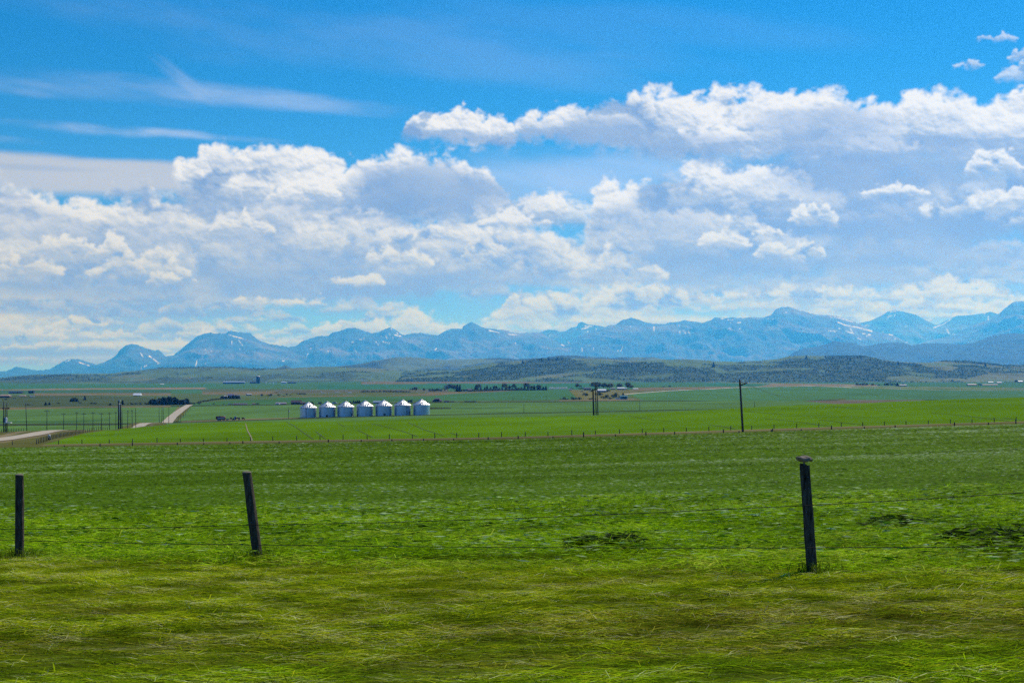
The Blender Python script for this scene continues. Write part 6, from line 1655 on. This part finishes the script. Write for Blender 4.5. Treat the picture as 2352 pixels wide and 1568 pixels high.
# the crop itself, thinning to a texture with distance
for k, (n, d0, d1, s0, s1, hh_, sd) in enumerate(((225000, 27, 62, .013, .032, .14, 73), (210000, 60, 118, .024, .055, .16, 76), (150000, 115, 184, .045, .10, .16, 79))):
    x, y, z, rs = field_pts(n, d0, d1, sd)
    rowf = fbm(x / 60.0, y / 5.0, 93, 5)
    z = z + hh_ * rs.rand(len(x)) * (1 + 1.2 * rowf)
    tn = tones(x, y + 8 * rowf, rs, [((.062, .125, .004), .24), ((.125, .235, .006), .38), ((.175, .300, .014), .30), ((.44, .55, .32), .08)], 3.0, 94, 8.0)  # last, pale tone is painted glint on scattered crop leaves
    leaves('crop', x, y, z, s0 + (s1 - s0) * rs.rand(len(x)) ** 2, tn, M_CROP, ['close green crop plants covering the field from the weeds outward', 'middle stretch of the green crop with glints painted as pale leaves', 'far stretch of the green crop up to its crest'][k], 'crop', sd + 1, flat=.30, long=6.5)


# dark weed clumps behind the wire
def weed(px2, py2, d, w, h, seed, label, n=300, tone=(.060, .115, .010)):
    c_ = pp(px2, py2, d); g_ = GN(c_.x, d)
    t = thing('weed_clump', label, 'weed', g_, 0, 'dark weed clumps along the fence')
    rs_ = np.random.RandomState(seed)
    v_ = rs_.randn(n, 3); v_ /= np.linalg.norm(v_, axis=1)[:, None]; r_ = .25 + .75 * rs_.rand(n)
    c2 = v_ * r_[:, None] * (w / 2, w / 3, h * .55); c2[:, 2] = np.abs(c2[:, 2]) + .04 + h * .12 * rs_.rand(n)
    a = rs_.rand(n) * 6.28; u_ = np.stack([np.cos(a * .12), np.sin(a * .12), rs_.randn(n) * .2], 1) * 1.6; w2 = np.stack([-np.sin(a), np.cos(a), rs_.randn(n) * .5], 1); s = (.03 + .04 * rs_.rand(n))[:, None]
    V_ = np.stack([c2 - u_ * s, c2 - w2 * s * .45, c2 + u_ * s, c2 + w2 * s * .45], 1).reshape(-1, 3)
    tn_ = np.repeat(np.array([tone]) * (.4 + 1.3 * rs_.rand(n) ** 2)[:, None], 4, 0)
    fastmesh('foliage', V_, np.arange(4 * n).reshape(n, 4), M_CROP, t, cols=tn_)
    st = MB()
    for k in range(7):
        an = 6.28 * k / 7; st.tube([(0, 0, -.05), (.12 * w * math.cos(an), .1 * w * math.sin(an), h * .35), (.35 * w * math.cos(an), .22 * w * math.sin(an), h * .7)], [.012, .009, .004], 5)
    st.obj('stem', mat('weed_stem', (.05, .06, .025), .8), t)


weed(1345, 1268, 19.0, .62, .28, 1, 'dark weed clump left one of two under the lower wire, middle of the fence')
weed(1432, 1274, 18.9, .70, .34, 2, 'dark weed clump right one of two under the lower wire, middle of the fence')
weed(2050, 1205, 21.3, 1.2, .26, 3, 'flat dark weed clump right of the tallest post, above the lower wire')
weed(2215, 1245, 18.1, .8, .30, 4, 'dark weed clump between flat and largest one at the right')
weed(2320, 1262, 17.6, 1.0, .42, 5, 'largest dark weed clump at the right edge under the lower wire')
# ================================================================== haze: the air between here and the mountains
hz = bpy.data.materials.new('blue_air'); hz.use_nodes = True
hz.cycles.volume_sampling = 'DISTANCE'
hn = hz.node_tree; hn.nodes.remove(hn.nodes['Principled BSDF'])
pv = hn.nodes.new('ShaderNodeVolumePrincipled')
pv.inputs['Color'].default_value = HAZE_COL + (1.0,)
pv.inputs['Absorption Color'].default_value = (1, 1, 1, 1)
pv.inputs['Density'].default_value = HAZE_DENS
pv.inputs['Anisotropy'].default_value = 0.35
hn.links.new(pv.outputs[0], hn.nodes['Material Output'].inputs['Volume'])
hb = MB().box(-60000, 60000, -2000, 66000, -140, HAZE_TOP)
tag(hb.obj('haze', hz), 'thin blue air filling the plain up to the mountains', 'haze', kind='stuff')
